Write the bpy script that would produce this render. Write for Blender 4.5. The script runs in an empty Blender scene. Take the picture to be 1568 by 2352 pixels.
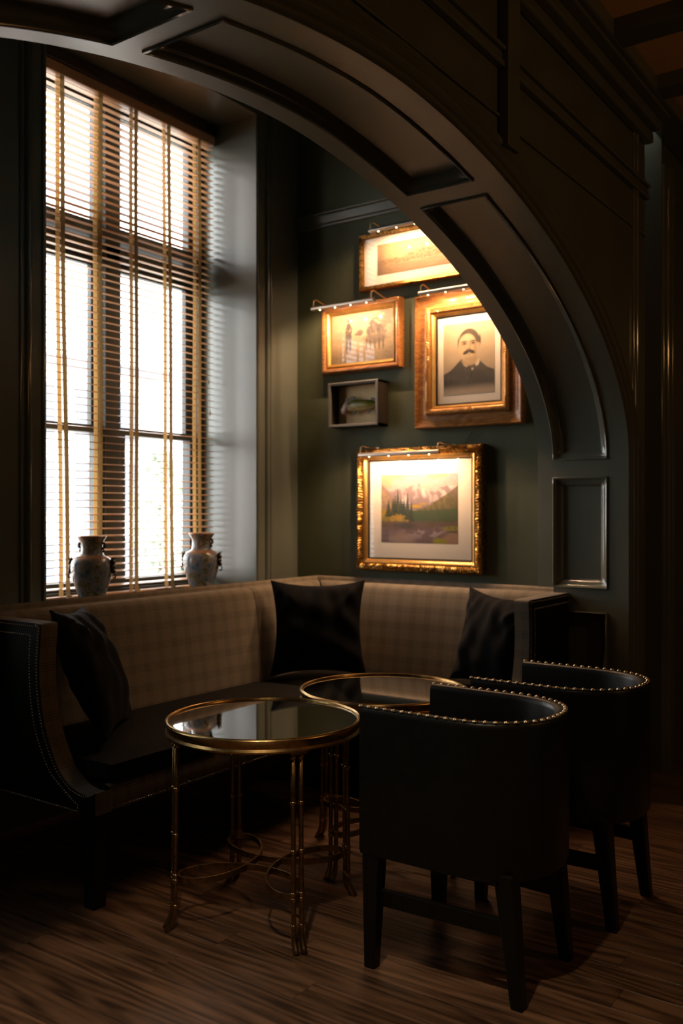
import bpy, math, random
import numpy as np
from mathutils import Vector, Matrix

random.seed(7)
RNG = np.random.default_rng(7)
SC = bpy.context.scene
COL = SC.collection
PI = math.pi

# ------------------------------------------------------------------ camera, world, lights, exposure
cam_d = bpy.data.cameras.new('camera')
cam = bpy.data.objects.new('camera', cam_d)
COL.objects.link(cam)
cam.location = (0, 0, 1.5)
cam.rotation_euler = (PI / 2, 0, math.radians(35.2))
cam_d.sensor_fit = 'VERTICAL'
cam_d.sensor_height = 36
cam_d.lens = 36 * 2111 / 2352
cam_d.clip_start = 0.05
cam_d.dof.use_dof = True
cam_d.dof.focus_distance = 3.15
cam_d.dof.aperture_fstop = 2.4
SC.camera = cam

w = bpy.data.worlds.new('overcast_sky')
SC.world = w
w.use_nodes = True
bg = w.node_tree.nodes['Background']
bg.inputs[0].default_value = (1.0, 0.975, 0.945, 1)
bg.inputs[1].default_value = 3.3

vs = SC.view_settings
vs.view_transform = 'Standard'
vs.look = 'None'
vs.gamma = 1.0
vs.use_curve_mapping = False
vs.exposure = 1.4
cy = SC.cycles
cy.use_denoising = True
cy.max_bounces = 8
cy.diffuse_bounces = 4
cy.glossy_bounces = 4
cy.transparent_max_bounces = 24
cy.sample_clamp_indirect = 3.0
cy.caustics_reflective = False
cy.caustics_refractive = False


def portal(name, loc, sy, sz):
    l = bpy.data.lights.new(name, 'AREA')
    l.shape = 'RECTANGLE'
    l.size = sz
    l.size_y = sy
    l.cycles.is_portal = True
    o = bpy.data.objects.new(name, l)
    o.location = loc
    o.rotation_euler = (0, -PI / 2, 0)      # facing +X, into the room
    COL.objects.link(o)


def lamp_point(name, loc, power, col, r=0.08):
    l = bpy.data.lights.new(name, 'POINT')
    l.energy = power
    l.color = col
    l.shadow_soft_size = r
    o = bpy.data.objects.new(name, l)
    o.location = loc
    COL.objects.link(o)
    return o


WARM = (1.0, 0.50, 0.17)
portal('window_daylight_portal', (-4.36, 3.62, 2.5), 1.62, 3.05)
portal('window_daylight_portal', (-4.36, 1.40, 2.5), 0.75, 3.05)
lamp_point('room_pendant_and_fill_light', (1.3, 3.7, 2.95), 6, WARM, 0.06)
lamp_point('room_pendant_and_fill_light', (1.6, -1.2, 2.95), 2, WARM, 0.12)  # added warm fill behind the camera, not a known pendant

def fill_spot(name, loc, power, angle, col=(1.0, 0.76, 0.52)):
    l = bpy.data.lights.new(name, 'SPOT')
    l.energy = power
    l.color = col
    l.spot_size = math.radians(angle)
    l.spot_blend = 0.8
    l.shadow_soft_size = 0.06
    o = bpy.data.objects.new(name, l)
    o.location = loc
    COL.objects.link(o)


fill_spot('floor_fill_spot', (-1.1, 0.95, 3.66), 210, 84)  # unseen spot added to brighten the floor at front left

# ------------------------------------------------------------------ mesh helpers
ROOTLOC = {}


def tag(o, label=None, cat=None, group=None, kind=None):
    if label: o['label'] = label
    if cat: o['category'] = cat
    if group: o['group'] = group
    if kind: o['kind'] = kind
    return o


def thing(name, loc, label, cat, group=None, rz=0.0):
    o = bpy.data.objects.new(name, None)
    o.empty_display_size = 0.05
    o.location = loc
    o.rotation_euler = (0, 0, rz)
    COL.objects.link(o)
    ROOTLOC[o.name] = Vector(loc)
    return tag(o, label, cat, group)


class MB:
    def __init__(s):
        s.v = []; s.f = []; s.uv = []

    def add(s, vs_, fs, uvs=None):
        b = len(s.v)
        s.v += [tuple(p) for p in vs_]
        s.f += [tuple(i + b for i in f) for f in fs]
        s.uv += list(uvs) if uvs is not None else [(0, 0)] * len(vs_)
        return s

    def box(s, x0, x1, y0, y1, z0, z1):
        x0, x1 = min(x0, x1), max(x0, x1); y0, y1 = min(y0, y1), max(y0, y1); z0, z1 = min(z0, z1), max(z0, z1)
        vv = [(x, y, z) for z in (z0, z1) for y in (y0, y1) for x in (x0, x1)]
        ff = [(0, 2, 3, 1), (4, 5, 7, 6), (0, 1, 5, 4), (2, 6, 7, 3), (0, 4, 6, 2), (1, 3, 7, 5)]
        return s.add(vv, ff)

    def frustum(s, c0, s0, c1, s1):
        """four-sided taper between two centred rectangles"""
        vv = []
        for c, h in ((c0, s0), (c1, s1)):
            for dx, dy in ((-1, -1), (1, -1), (1, 1), (-1, 1)):
                vv.append((c[0] + dx * h[0] / 2, c[1] + dy * h[1] / 2, c[2]))
        ff = [(3, 2, 1, 0), (4, 5, 6, 7)] + [(i, (i + 1) % 4, (i + 1) % 4 + 4, i + 4) for i in range(4)]
        return s.add(vv, ff)

    def grid(s, P, uv=None, closed_u=False, closed_v=False):
        n = len(P); m = len(P[0])
        vv = [p for row in P for p in row]
        uu = [q for row in uv for q in row] if uv is not None else None
        ff = []
        for i in range(n if closed_u else n - 1):
            for j in range(m if closed_v else m - 1):
                a = i * m + j; b = ((i + 1) % n) * m + j
                c = ((i + 1) % n) * m + (j + 1) % m; d = i * m + (j + 1) % m
                ff.append((a, b, c, d))
        return s.add(vv, ff, uu)

    def tube(s, pts, r, n=8, cap=True):
        pts = [Vector(p) for p in pts]
        rs = r if isinstance(r, (list, tuple)) else [r] * len(pts)
        t0 = (pts[1] - pts[0]).normalized()
        ref = Vector((0, 0, 1)) if abs(t0.z) < 0.9 else Vector((1, 0, 0))
        nrm = t0.cross(ref).normalized()
        P = []
        for i, p in enumerate(pts):
            a = pts[max(i - 1, 0)]; b = pts[min(i + 1, len(pts) - 1)]
            t = (b - a).normalized()
            nrm = (nrm - t * nrm.dot(t)).normalized()
            bn = t.cross(nrm)
            P.append([p + (nrm * math.cos(q) + bn * math.sin(q)) * rs[i] for q in (2 * PI * k / n for k in range(n))])
        b0 = len(s.v)
        s.grid(P, closed_v=True)
        if cap:
            m = len(pts)
            s.f.append(tuple(b0 + k for k in range(n)))
            s.f.append(tuple(b0 + (m - 1) * n + k for k in reversed(range(n))))
        return s

    def lathe(s, prof, c=(0, 0, 0), n=32, ripple=None):
        P = [[(c[0] + r * math.cos(q), c[1] + r * math.sin(q), c[2] + z) for q in (2 * PI * k / n for k in range(n))] for r, z in prof]
        return s.grid(P, closed_v=True)

    def build(s, name, mat=None, parent=None, world=True, smooth=False, auto=None):
        me = bpy.data.meshes.new(name)
        off = ROOTLOC.get(parent.name, Vector((0, 0, 0))) if (parent is not None and world) else Vector((0, 0, 0))
        me.from_pydata([(p[0] - off.x, p[1] - off.y, p[2] - off.z) for p in s.v], [], s.f)
        if any(q != (0, 0) for q in s.uv):
            ul = me.uv_layers.new(name='UVMap')
            li = np.empty(len(me.loops), dtype=np.int32)
            me.loops.foreach_get('vertex_index', li)
            ul.data.foreach_set('uv', np.array(s.uv, dtype=np.float32)[li].ravel())
        if mat: me.materials.append(mat)
        me.validate()
        o = bpy.data.objects.new(name, me)
        COL.objects.link(o)
        if parent is not None:
            o.parent = parent
            if o.parent:
                ROOTLOC[o.name] = off
        if smooth:
            me.polygons.foreach_set('use_smooth', [True] * len(me.polygons))
            if auto:
                me.set_sharp_from_angle(angle=math.radians(auto))
        return o


def recalc(o):
    import bmesh
    bm = bmesh.new(); bm.from_mesh(o.data)
    bmesh.ops.recalc_face_normals(bm, faces=bm.faces)
    bm.to_mesh(o.data); bm.free()
    return o


def bevel(o, wd, seg=2):
    m = o.modifiers.new('bevel', 'BEVEL')
    m.width = wd; m.segments = seg; m.limit_method = 'ANGLE'; m.angle_limit = math.radians(40)
    return o


def struct(o):
    o['kind'] = 'structure'
    return o


# ------------------------------------------------------------------ materials
def nodes_of(m):
    m.use_nodes = True
    return m.node_tree.nodes, m.node_tree.links, m.node_tree.nodes['Principled BSDF']


def basic(name, col, rough=0.5, metal=0.0, spec=0.5, noise=0.0, nscale=20.0, bump=0.0, bscale=60.0, coat=0.0, sheen=0.0, coat_rough=0.1, stretch=None):
    m = bpy.data.materials.new(name)
    N, L, B = nodes_of(m)
    B.inputs['Base Color'].default_value = (*col, 1)
    B.inputs['Roughness'].default_value = rough
    B.inputs['Metallic'].default_value = metal
    B.inputs['Specular IOR Level'].default_value = spec
    B.inputs['Coat Weight'].default_value = coat
    B.inputs['Coat Roughness'].default_value = coat_rough
    B.inputs['Sheen Weight'].default_value = sheen
    tc = N.new('ShaderNodeTexCoord')
    src = tc.outputs['Object']
    if stretch:
        mp = N.new('ShaderNodeMapping')
        mp.inputs['Scale'].default_value = stretch
        L.new(src, mp.inputs[0]); src = mp.outputs[0]
    if noise:
        nz = N.new('ShaderNodeTexNoise')
        nz.inputs['Scale'].default_value = nscale
        nz.inputs['Detail'].default_value = 5
        L.new(src, nz.inputs['Vector'])
        rp = N.new('ShaderNodeValToRGB')
        rp.color_ramp.elements[0].color = (*[c * (1 - noise) for c in col], 1)
        rp.color_ramp.elements[1].color = (*[min(1, c * (1 + noise)) for c in col], 1)
        rp.color_ramp.elements[0].position = 0.3
        rp.color_ramp.elements[1].position = 0.7
        L.new(nz.outputs[0], rp.inputs[0])
        L.new(rp.outputs[0], B.inputs['Base Color'])
    if bump:
        nb = N.new('ShaderNodeTexNoise')
        nb.inputs['Scale'].default_value = bscale
        nb.inputs['Detail'].default_value = 4
        L.new(src, nb.inputs['Vector'])
        bp = N.new('ShaderNodeBump')
        bp.inputs['Strength'].default_value = bump
        bp.inputs['Distance'].default_value = 0.004
        L.new(nb.outputs[0], bp.inputs['Height'])
        L.new(bp.outputs[0], B.inputs['Normal'])
    return m


def emitter(name, col, strength):
    m = bpy.data.materials.new(name)
    N, L, B = nodes_of(m)
    B.inputs['Emission Color'].default_value = (*col, 1)
    B.inputs['Emission Strength'].default_value = strength
    B.inputs['Base Color'].default_value = (*col, 1)
    return m


def thin_glass(name, tint=(1, 1, 1), f0=1.45, rough=0.0):
    m = bpy.data.materials.new(name)
    m.use_nodes = True
    N, L = m.node_tree.nodes, m.node_tree.links
    N.clear()
    out = N.new('ShaderNodeOutputMaterial')
    mx = N.new('ShaderNodeMixShader')
    tr = N.new('ShaderNodeBsdfTransparent'); tr.inputs[0].default_value = (*tint, 1)
    gl = N.new('ShaderNodeBsdfGlossy'); gl.inputs['Roughness'].default_value = rough
    lw = N.new('ShaderNodeLayerWeight'); lw.inputs[0].default_value = 0.5
    pw = N.new('ShaderNodeMath'); pw.operation = 'POWER'; pw.inputs[1].default_value = 5.0
    L.new(lw.outputs['Facing'], pw.inputs[0])
    F = ((f0 - 1) / (f0 + 1)) ** 2
    fr = N.new('ShaderNodeMath'); fr.operation = 'MULTIPLY_ADD'; fr.inputs[1].default_value = 1 - F; fr.inputs[2].default_value = F
    L.new(pw.outputs[0], fr.inputs[0])
    L.new(fr.outputs[0], mx.inputs[0]); L.new(tr.outputs[0], mx.inputs[1]); L.new(gl.outputs[0], mx.inputs[2])
    L.new(mx.outputs[0], out.inputs[0])
    return m


def print_mat(name, rough=0.6):
    m = bpy.data.materials.new(name)
    N, L, B = nodes_of(m)
    a = N.new('ShaderNodeVertexColor'); a.layer_name = 'ink'
    L.new(a.outputs[0], B.inputs['Base Color'])
    B.inputs['Roughness'].default_value = rough
    return m


def wood_mat(name, dark, light, rough=0.35, scale=(1.2, 22, 22), rnd=True, coat=0.0, bump=0.15):
    """grain runs along local X"""
    m = bpy.data.materials.new(name)
    N, L, B = nodes_of(m)
    tc = N.new('ShaderNodeTexCoord')
    mp = N.new('ShaderNodeMapping')
    mp.inputs['Scale'].default_value = scale
    L.new(tc.outputs['Object'], mp.inputs[0])
    vec = mp.outputs[0]
    if rnd:
        oi = N.new('ShaderNodeObjectInfo')
        ml = N.new('ShaderNodeMath'); ml.operation = 'MULTIPLY'; ml.inputs[1].default_value = 57.0
        L.new(oi.outputs['Random'], ml.inputs[0])
        ad = N.new('ShaderNodeVectorMath'); ad.operation = 'ADD'
        L.new(vec, ad.inputs[0]); L.new(ml.outputs[0], ad.inputs[1])
        vec = ad.outputs[0]
    n1 = N.new('ShaderNodeTexNoise'); n1.inputs['Scale'].default_value = 0.5; n1.inputs['Detail'].default_value = 1.5
    L.new(vec, n1.inputs['Vector'])
    # cathedral bands: contour lines of the low noise
    mm = N.new('ShaderNodeMath'); mm.operation = 'MULTIPLY'; mm.inputs[1].default_value = 70.0
    L.new(n1.outputs[0], mm.inputs[0])
    sn = N.new('ShaderNodeMath'); sn.operation = 'SINE'; L.new(mm.outputs[0], sn.inputs[0])
    n2 = N.new('ShaderNodeTexNoise'); n2.inputs['Scale'].default_value = 5.0; n2.inputs['Detail'].default_value = 7
    L.new(vec, n2.inputs['Vector'])
    s2 = N.new('ShaderNodeMath'); s2.operation = 'MULTIPLY_ADD'; s2.inputs[1].default_value = 0.16
    L.new(sn.outputs[0], s2.inputs[0]); L.new(n2.outputs[0], s2.inputs[2])
    rp = N.new('ShaderNodeValToRGB')
    rp.color_ramp.elements[0].position = 0.22; rp.color_ramp.elements[0].color = (*dark, 1)
    rp.color_ramp.elements[1].position = 0.72; rp.color_ramp.elements[1].color = (*light, 1)
    L.new(s2.outputs[0], rp.inputs[0])
    colr = rp.outputs[0]
    if rnd:
        hs = N.new('ShaderNodeHueSaturation')
        mr = N.new('ShaderNodeMapRange')
        mr.inputs[3].default_value = 0.72; mr.inputs[4].default_value = 1.2
        L.new(oi.outputs['Random'], mr.inputs[0]); L.new(mr.outputs[0], hs.inputs['Value'])
        L.new(colr, hs.inputs['Color']); colr = hs.outputs[0]
    L.new(colr, B.inputs['Base Color'])
    B.inputs['Roughness'].default_value = rough
    B.inputs['Coat Weight'].default_value = coat
    bp = N.new('ShaderNodeBump'); bp.inputs['Strength'].default_value = bump; bp.inputs['Distance'].default_value = 0.002
    L.new(s2.outputs[0], bp.inputs['Height']); L.new(bp.outputs[0], B.inputs['Normal'])
    return m


def plaid_mat():
    """glen plaid woven wool, UV in metres"""
    m = bpy.data.materials.new('glen_plaid_wool')
    N, L, B = nodes_of(m)
    tc = N.new('ShaderNodeTexCoord')
    sp = N.new('ShaderNodeSeparateXYZ'); L.new(tc.outputs['UV'], sp.inputs[0])

    def lines(sock, period, n, wd, gap):
        d = N.new('ShaderNodeMath'); d.operation = 'DIVIDE'; d.inputs[1].default_value = period
        L.new(sock, d.inputs[0])
        fr = N.new('ShaderNodeMath'); fr.operation = 'FRACT'; L.new(d.outputs[0], fr.inputs[0])
        rp = N.new('ShaderNodeValToRGB'); cr = rp.color_ramp; cr.interpolation = 'CONSTANT'
        cr.elements[0].position = 0; cr.elements[0].color = (0, 0, 0, 1)
        cr.elements[1].position = 0.999; cr.elements[1].color = (0, 0, 0, 1)
        p = 0.1
        for k in range(n):
            e = cr.elements.new(p); e.color = (1, 1, 1, 1)
            e = cr.elements.new(p + wd); e.color = (0, 0, 0, 1)
            p += wd + gap
        L.new(fr.outputs[0], rp.inputs[0])
        return rp.outputs[0]
    lu = lines(sp.outputs[0], 0.098, 4, 0.032, 0.075)
    lv = lines(sp.outputs[1], 0.098, 4, 0.032, 0.075)
    mx = N.new('ShaderNodeMath'); mx.operation = 'ADD'
    L.new(lu, mx.inputs[0]); L.new(lv, mx.inputs[1])
    ck = N.new('ShaderNodeTexChecker'); ck.inputs['Scale'].default_value = 260
    L.new(tc.outputs['UV'], ck.inputs['Vector'])
    nz = N.new('ShaderNodeTexNoise'); nz.inputs['Scale'].default_value = 300
    L.new(tc.outputs['UV'], nz.inputs['Vector'])
    ca = N.new('ShaderNodeMath'); ca.operation = 'MULTIPLY_ADD'; ca.inputs[1].default_value = 0.38
    L.new(mx.outputs[0], ca.inputs[0])
    cb = N.new('ShaderNodeMath'); cb.operation = 'MULTIPLY'; cb.inputs[1].default_value = 0.12
    L.new(ck.outputs['Fac'], cb.inputs[0]); L.new(cb.outputs[0], ca.inputs[2])
    cc = N.new('ShaderNodeMath'); cc.operation = 'MULTIPLY_ADD'; cc.inputs[1].default_value = 0.25
    L.new(nz.outputs[0], cc.inputs[0]); L.new(ca.outputs[0], cc.inputs[2])
    rp = N.new('ShaderNodeValToRGB')
    rp.color_ramp.elements[0].position = 0.05; rp.color_ramp.elements[0].color = (0.27, 0.225, 0.165, 1)
    rp.color_ramp.elements[1].position = 0.95; rp.color_ramp.elements[1].color = (0.045, 0.034, 0.025, 1)
    L.new(cc.outputs[0], rp.inputs[0])
    L.new(rp.outputs[0], B.inputs['Base Color'])
    B.inputs['Roughness'].default_value = 0.9
    B.inputs['Specular IOR Level'].default_value = 0.2
    B.inputs['Sheen Weight'].default_value = 0.15
    bp = N.new('ShaderNodeBump'); bp.inputs['Strength'].default_value = 0.2; bp.inputs['Distance'].default_value = 0.001
    L.new(cc.outputs[0], bp.inputs['Height']); L.new(bp.outputs[0], B.inputs['Normal'])
    return m


def vase_mat():
    m = bpy.data.materials.new('painted_porcelain')
    N, L, B = nodes_of(m)
    tc = N.new('ShaderNodeTexCoord')
    oi = N.new('ShaderNodeObjectInfo')
    n1 = N.new('ShaderNodeTexNoise'); n1.inputs['Scale'].default_value = 16; n1.inputs['Detail'].default_value = 5
    L.new(tc.outputs['Object'], n1.inputs['Vector'])
    r1 = N.new('ShaderNodeValToRGB'); cr = r1.color_ramp
    cr.elements[0].position = 0.30; cr.elements[0].color = (0.035, 0.05, 0.09, 1)
    cr.elements[1].position = 0.75; cr.elements[1].color = (0.48, 0.40, 0.35, 1)
    for p, c in ((0.42, (0.16, 0.21, 0.28)), (0.50, (0.30, 0.25, 0.23)), (0.57, (0.09, 0.12, 0.05)), (0.64, (0.36, 0.25, 0.19))):
        e = cr.elements.new(p); e.color = (*c, 1)
    L.new(n1.outputs[0], r1.inputs[0])
    v = N.new('ShaderNodeTexVoronoi'); v.inputs['Scale'].default_value = 34
    L.new(tc.outputs['Object'], v.inputs['Vector'])
    r2 = N.new('ShaderNodeValToRGB')
    r2.color_ramp.elements[0].position = 0.10; r2.color_ramp.elements[0].color = (1, 1, 1, 1)
    r2.color_ramp.elements[1].position = 0.24; r2.color_ramp.elements[1].color = (0, 0, 0, 1)
    L.new(v.outputs['Distance'], r2.inputs[0])
    mx = N.new('ShaderNodeMix'); mx.data_type = 'RGBA'
    mf = N.new('ShaderNodeMath'); mf.operation = 'MULTIPLY'; mf.inputs[1].default_value = 0.55
    L.new(r2.outputs[0], mf.inputs[0])
    L.new(mf.outputs[0], mx.inputs[0]); L.new(r1.outputs[0], mx.inputs[6])
    mx.inputs[7].default_value = (0.42, 0.23, 0.16, 1)
    # rust band on the shoulder and at the lip
    sp = N.new('ShaderNodeSeparateXYZ'); L.new(tc.outputs['Object'], sp.inputs[0])
    r3 = N.new('ShaderNodeValToRGB'); r3.color_ramp.interpolation = 'CONSTANT'
    dv = N.new('ShaderNodeMath'); dv.operation = 'DIVIDE'; dv.inputs[1].default_value = 0.37
    L.new(sp.outputs[2], dv.inputs[0]); L.new(dv.outputs[0], r3.inputs[0])
    cr = r3.color_ramp
    cr.elements[0].position = 0; cr.elements[0].color = (0, 0, 0, 1)
    cr.elements[1].position = 0.675; cr.elements[1].color = (1, 1, 1, 1)
    for p, c in ((0.72, 0), (0.965, 1)):
        e = cr.elements.new(p); e.color = (c, c, c, 1)
    m2 = N.new('ShaderNodeMix'); m2.data_type = 'RGBA'
    mg = N.new('ShaderNodeMath'); mg.operation = 'MULTIPLY'; mg.inputs[1].default_value = 0.7
    L.new(r3.outputs[0], mg.inputs[0]); L.new(mg.outputs[0], m2.inputs[0])
    L.new(mx.outputs[2], m2.inputs[6]); m2.inputs[7].default_value = (0.36, 0.17, 0.09, 1)
    L.new(m2.outputs[2], B.inputs['Base Color'])
    B.inputs['Roughness'].default_value = 0.18
    B.inputs['Coat Weight'].default_value = 0.4
    return m


GREEN = (0.130, 0.142, 0.115)
M = {}
M['paint'] = basic('dark_green_paint', GREEN, 0.30, spec=0.85, noise=0.06, nscale=3, bump=0.05, bscale=180)
M['trim'] = basic('dark_green_gloss_trim', GREEN, 0.12, spec=0.9, noise=0.06, nscale=3)
M['plaster'] = basic('dark_green_wall_paint', (0.090, 0.103, 0.060), 0.62, spec=0.3, noise=0.08, nscale=5, bump=0.1, bscale=120)
M['alcove_ceiling'] = basic('alcove_ceiling_paint', (0.05, 0.055, 0.05), 0.6, noise=0.05)
M['ceiling'] = basic('tan_coffer_paint', (0.72, 0.45, 0.25), 0.8, noise=0.06, nscale=8)
M['dark_wood'] = wood_mat('dark_brown_wood', (0.022, 0.011, 0.007), (0.06, 0.028, 0.017), 0.4, (22, 1.2, 22), rnd=False)
M['slat'] = basic('varnished_blind_wood', (0.68, 0.39, 0.21), 0.36, spec=0.6, noise=0.18, nscale=10, stretch=(60, 1.5, 60))
M['tape'] = basic('woven_blind_tape', (0.66, 0.54, 0.33), 0.9, noise=0.12, nscale=90)
_N, _L, _B = nodes_of(M['tape'])
_tl = _N.new('ShaderNodeBsdfTranslucent'); _tl.inputs[0].default_value = (0.85, 0.70, 0.42, 1)
_mx = _N.new('ShaderNodeMixShader'); _mx.inputs[0].default_value = 0.35
_L.new(_B.outputs[0], _mx.inputs[1]); _L.new(_tl.outputs[0], _mx.inputs[2])
_L.new(_mx.outputs[0], _N['Material Output'].inputs[0])
M['cord'] = basic('blind_cord', (0.55, 0.48, 0.36), 0.9)
M['window'] = basic('window_frame_paint', (0.035, 0.04, 0.038), 0.45, noise=0.08)
M['glass'] = thin_glass('window_glass', (0.97, 0.99, 1.0))
M['pglass'] = thin_glass('picture_glass', (1, 1, 1), 1.36)
M['floor'] = wood_mat('walnut_plank', (0.055, 0.028, 0.015), (0.24, 0.128, 0.068), 0.33, (1.0, 12, 12), True, bump=0.12)
M['subfloor'] = basic('floor_joint_dark', (0.035, 0.018, 0.009), 0.5, noise=0.2)
M['plaid'] = plaid_mat()
M['leather'] = basic('black_leather', (0.011, 0.0105, 0.008), 0.36, spec=0.35, noise=0.2, nscale=30, bump=0.12, bscale=220)
M['leather2'] = basic('brown_black_leather', (0.005, 0.004, 0.003), 0.5, spec=0.25, noise=0.2, nscale=20, bump=0.15, bscale=160)
M['sheen_leather'] = basic('leather_painted_sheen', (0.13, 0.09, 0.075), 0.30, spec=0.6, noise=0.25, nscale=14, bump=0.15, bscale=40)  # same leather as the shell, paler to paint in a reflection
M['seat'] = basic('dark_seat_fabric', (0.005, 0.0045, 0.004), 0.8, spec=0.2, noise=0.2, bump=0.1)
M['ebony'] = basic('ebonised_wood', (0.009, 0.008, 0.0065), 0.4, spec=0.3, noise=0.2, nscale=12, stretch=(6, 6, 1))
M['velvet'] = basic('midnight_velvet', (0.0028, 0.003, 0.0038), 0.85, spec=0.12, sheen=0.04, noise=0.25, nscale=18)
M['nail'] = basic('aged_brass_nail', (0.62, 0.48, 0.30), 0.28, 1.0, noise=0.15, nscale=60)
M['steel'] = basic('nickel_nail', (0.70, 0.69, 0.64), 0.25, 1.0)
M['brass'] = basic('old_brass', (0.50, 0.33, 0.13), 0.28, 1.0, noise=0.25, nscale=30)
M['brass_dark'] = basic('tarnished_brass', (0.30, 0.20, 0.085), 0.38, 1.0, noise=0.35, nscale=45)
M['tabletop'] = basic('smoked_glass', (0.010, 0.011, 0.009), 0.03, spec=1.0, coat=1.0, coat_rough=0.02)
M['tabletop'].node_tree.nodes['Principled BSDF'].inputs['IOR'].default_value = 1.9
M['vase'] = vase_mat()
M['bronze'] = basic('dark_bronze', (0.06, 0.045, 0.03), 0.4, 0.7)
M['rust'] = basic('rust_glaze', (0.25, 0.09, 0.04), 0.3)
M['gold'] = basic('gilded_carving', (0.36, 0.20, 0.055), 0.36, 0.9, noise=0.85, nscale=70)
M['gold_thin'] = basic('gilt_slip', (0.72, 0.43, 0.14), 0.32, 0.9, noise=0.15)
M['oak'] = wood_mat('golden_oak', (0.20, 0.075, 0.018), (0.42, 0.18, 0.05), 0.30, (5, 30, 30), rnd=False, bump=0.1)
M['oakgilt'] = basic('carved_gilt_strip', (0.42, 0.20, 0.055), 0.36, 0.5, noise=0.3, nscale=60)
M['linen'] = basic('ivory_mount_board', (0.86, 0.77, 0.64), 0.85)
M['black'] = basic('black_slip', (0.012, 0.010, 0.008), 0.4)
M['boxgrey'] = basic('grey_painted_box', (0.13, 0.125, 0.105), 0.5, noise=0.1)
M['boxdark'] = basic('dark_box_side', (0.03, 0.022, 0.014), 0.5)
M['print'] = print_mat('printed_paper')
M['nickel'] = basic('brushed_nickel', (0.62, 0.58, 0.52), 0.3, 1.0)
M['lamp_arm'] = basic('lamp_brass_arm', (0.60, 0.42, 0.22), 0.3, 1.0)
M['led'] = emitter('warm_bulb', (1.0, 0.66, 0.32), 14.0)
M['wire'] = basic('hanging_wire', (0.03, 0.028, 0.02), 0.5, 0.5)
M['fish'] = print_mat('fish_skin', 0.3)
M['ext_wall'] = basic('pale_stone', (0.72, 0.66, 0.62), 0.9, noise=0.1, nscale=2)
M['ext_dark'] = basic('blue_grey_glazing', (0.14, 0.16, 0.20), 0.3)
M['ext_ground'] = basic('pavement', (0.6, 0.58, 0.55), 0.9, noise=0.1)
M['leaf'] = basic('shrub_leaf', (0.34, 0.42, 0.32), 0.8, noise=0.4, nscale=8)
M['trunk'] = basic('bark', (0.15, 0.11, 0.08), 0.9, noise=0.3)

# ------------------------------------------------------------------ key dimensions (metres)
XW = -3.765          # inner face of window wall
YP = 4.83            # picture wall
XB = -4.129          # plane of the blind
X1, X2 = -2.048, -1.542   # arch: alcove face, room face
AYC, AA, AZC, AB, AN = 2.523, 2.2655, 1.807, 1.073, 1.811
YPIER = AYC + AA
ZCEIL = 3.70
WY0, WY1 = 2.837, 4.408   # window recess
WZ0, WZ1 = 1.0, 4.0
V0, V1 = 1.05, 1.75       # second window of the alcove, left of the view

# ------------------------------------------------------------------ floor with planks
fb = MB().box(-4.4, 4.5, -4.0, 7.2, -0.15, -0.012)
floor = struct(fb.build('floor', M['subfloor']))
PW = 0.1296
plank_mesh = {}


def plank(L):
    key = round(L, 2)
    if key not in plank_mesh:
        a, b, c = L / 2 - 0.0004, PW / 2 - 0.0004, 0.0009
        v = [(sx * a, sy * b, -0.012) for sx, sy in ((-1, -1), (1, -1), (1, 1), (-1, 1))]
        v += [(sx * a, sy * b, -c) for sx, sy in ((-1, -1), (1, -1), (1, 1), (-1, 1))]
        v += [(sx * (a - c), sy * (b - c), 0) for sx, sy in ((-1, -1), (1, -1), (1, 1), (-1, 1))]
        f = [(i, (i + 1) % 4, (i + 1) % 4 + 4, i + 4) for i in range(4)] + [(i + 4, (i + 1) % 4 + 4, (i + 1) % 4 + 8, i + 8) for i in range(4)] + [(8, 9, 10, 11)]
        me = bpy.data.meshes.new('plank'); me.from_pydata(v, [], f); me.materials.append(M['floor'])
        plank_mesh[key] = me
    return plank_mesh[key]


LENS = (1.1, 1.5, 1.9, 2.3)
y = 2.353 + PW / 2 - PW * 13
row = 0
far_rows = []
while y < 6.9:
    start = -3.76 - random.uniform(0, 1.2)
    if row == 12:
        start = -1.757 - 2.3 - 1.1          # the butt joint seen beside the table
        seq = [1.1, 2.3, 1.9, 1.5]
    else:
        seq = [random.choice(LENS) for _ in range(6)]
    x = start
    for Ln in seq:
        if x > 2.2: break
        o = bpy.data.objects.new('plank', plank(Ln)); COL.objects.link(o)
        o.parent = floor; o.location = (x + Ln / 2, y, 0)
        x += Ln
    y += PW; row += 1

# ------------------------------------------------------------------ walls
wl = MB()
for z0, z1, segs in ((-0.1, WZ0, [(0.05, 5.0)]), (WZ0, WZ1, [(0.05, V0), (V1, WY0), (WY1, 5.0)]), (WZ1, 4.35, [(0.05, 5.0)])):
    for a, b in segs:
        wl.box(-4.40, XW, a, b, z0, z1)
wall_left = struct(wl.build('wall_left', M['paint']))


def vmould(name, x, y0, y1, z0, z1, parent, depth, mat, sgn=1):
    """upright moulding on an X-facing wall: stepped rounded profile"""
    n = 10
    prof = []
    for k in range(n + 1):
        t = k / n
        prof.append((y0 + (y1 - y0) * t, depth * (0.35 + 0.65 * math.sin(PI * t)) if 0 < k < n else 0))
    P = [[(x + sgn * d, yy, z) for yy, d in prof] for z in (z0, z1)]
    o = MB().grid(P).build(name, mat, parent, smooth=True)
    return o


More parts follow.
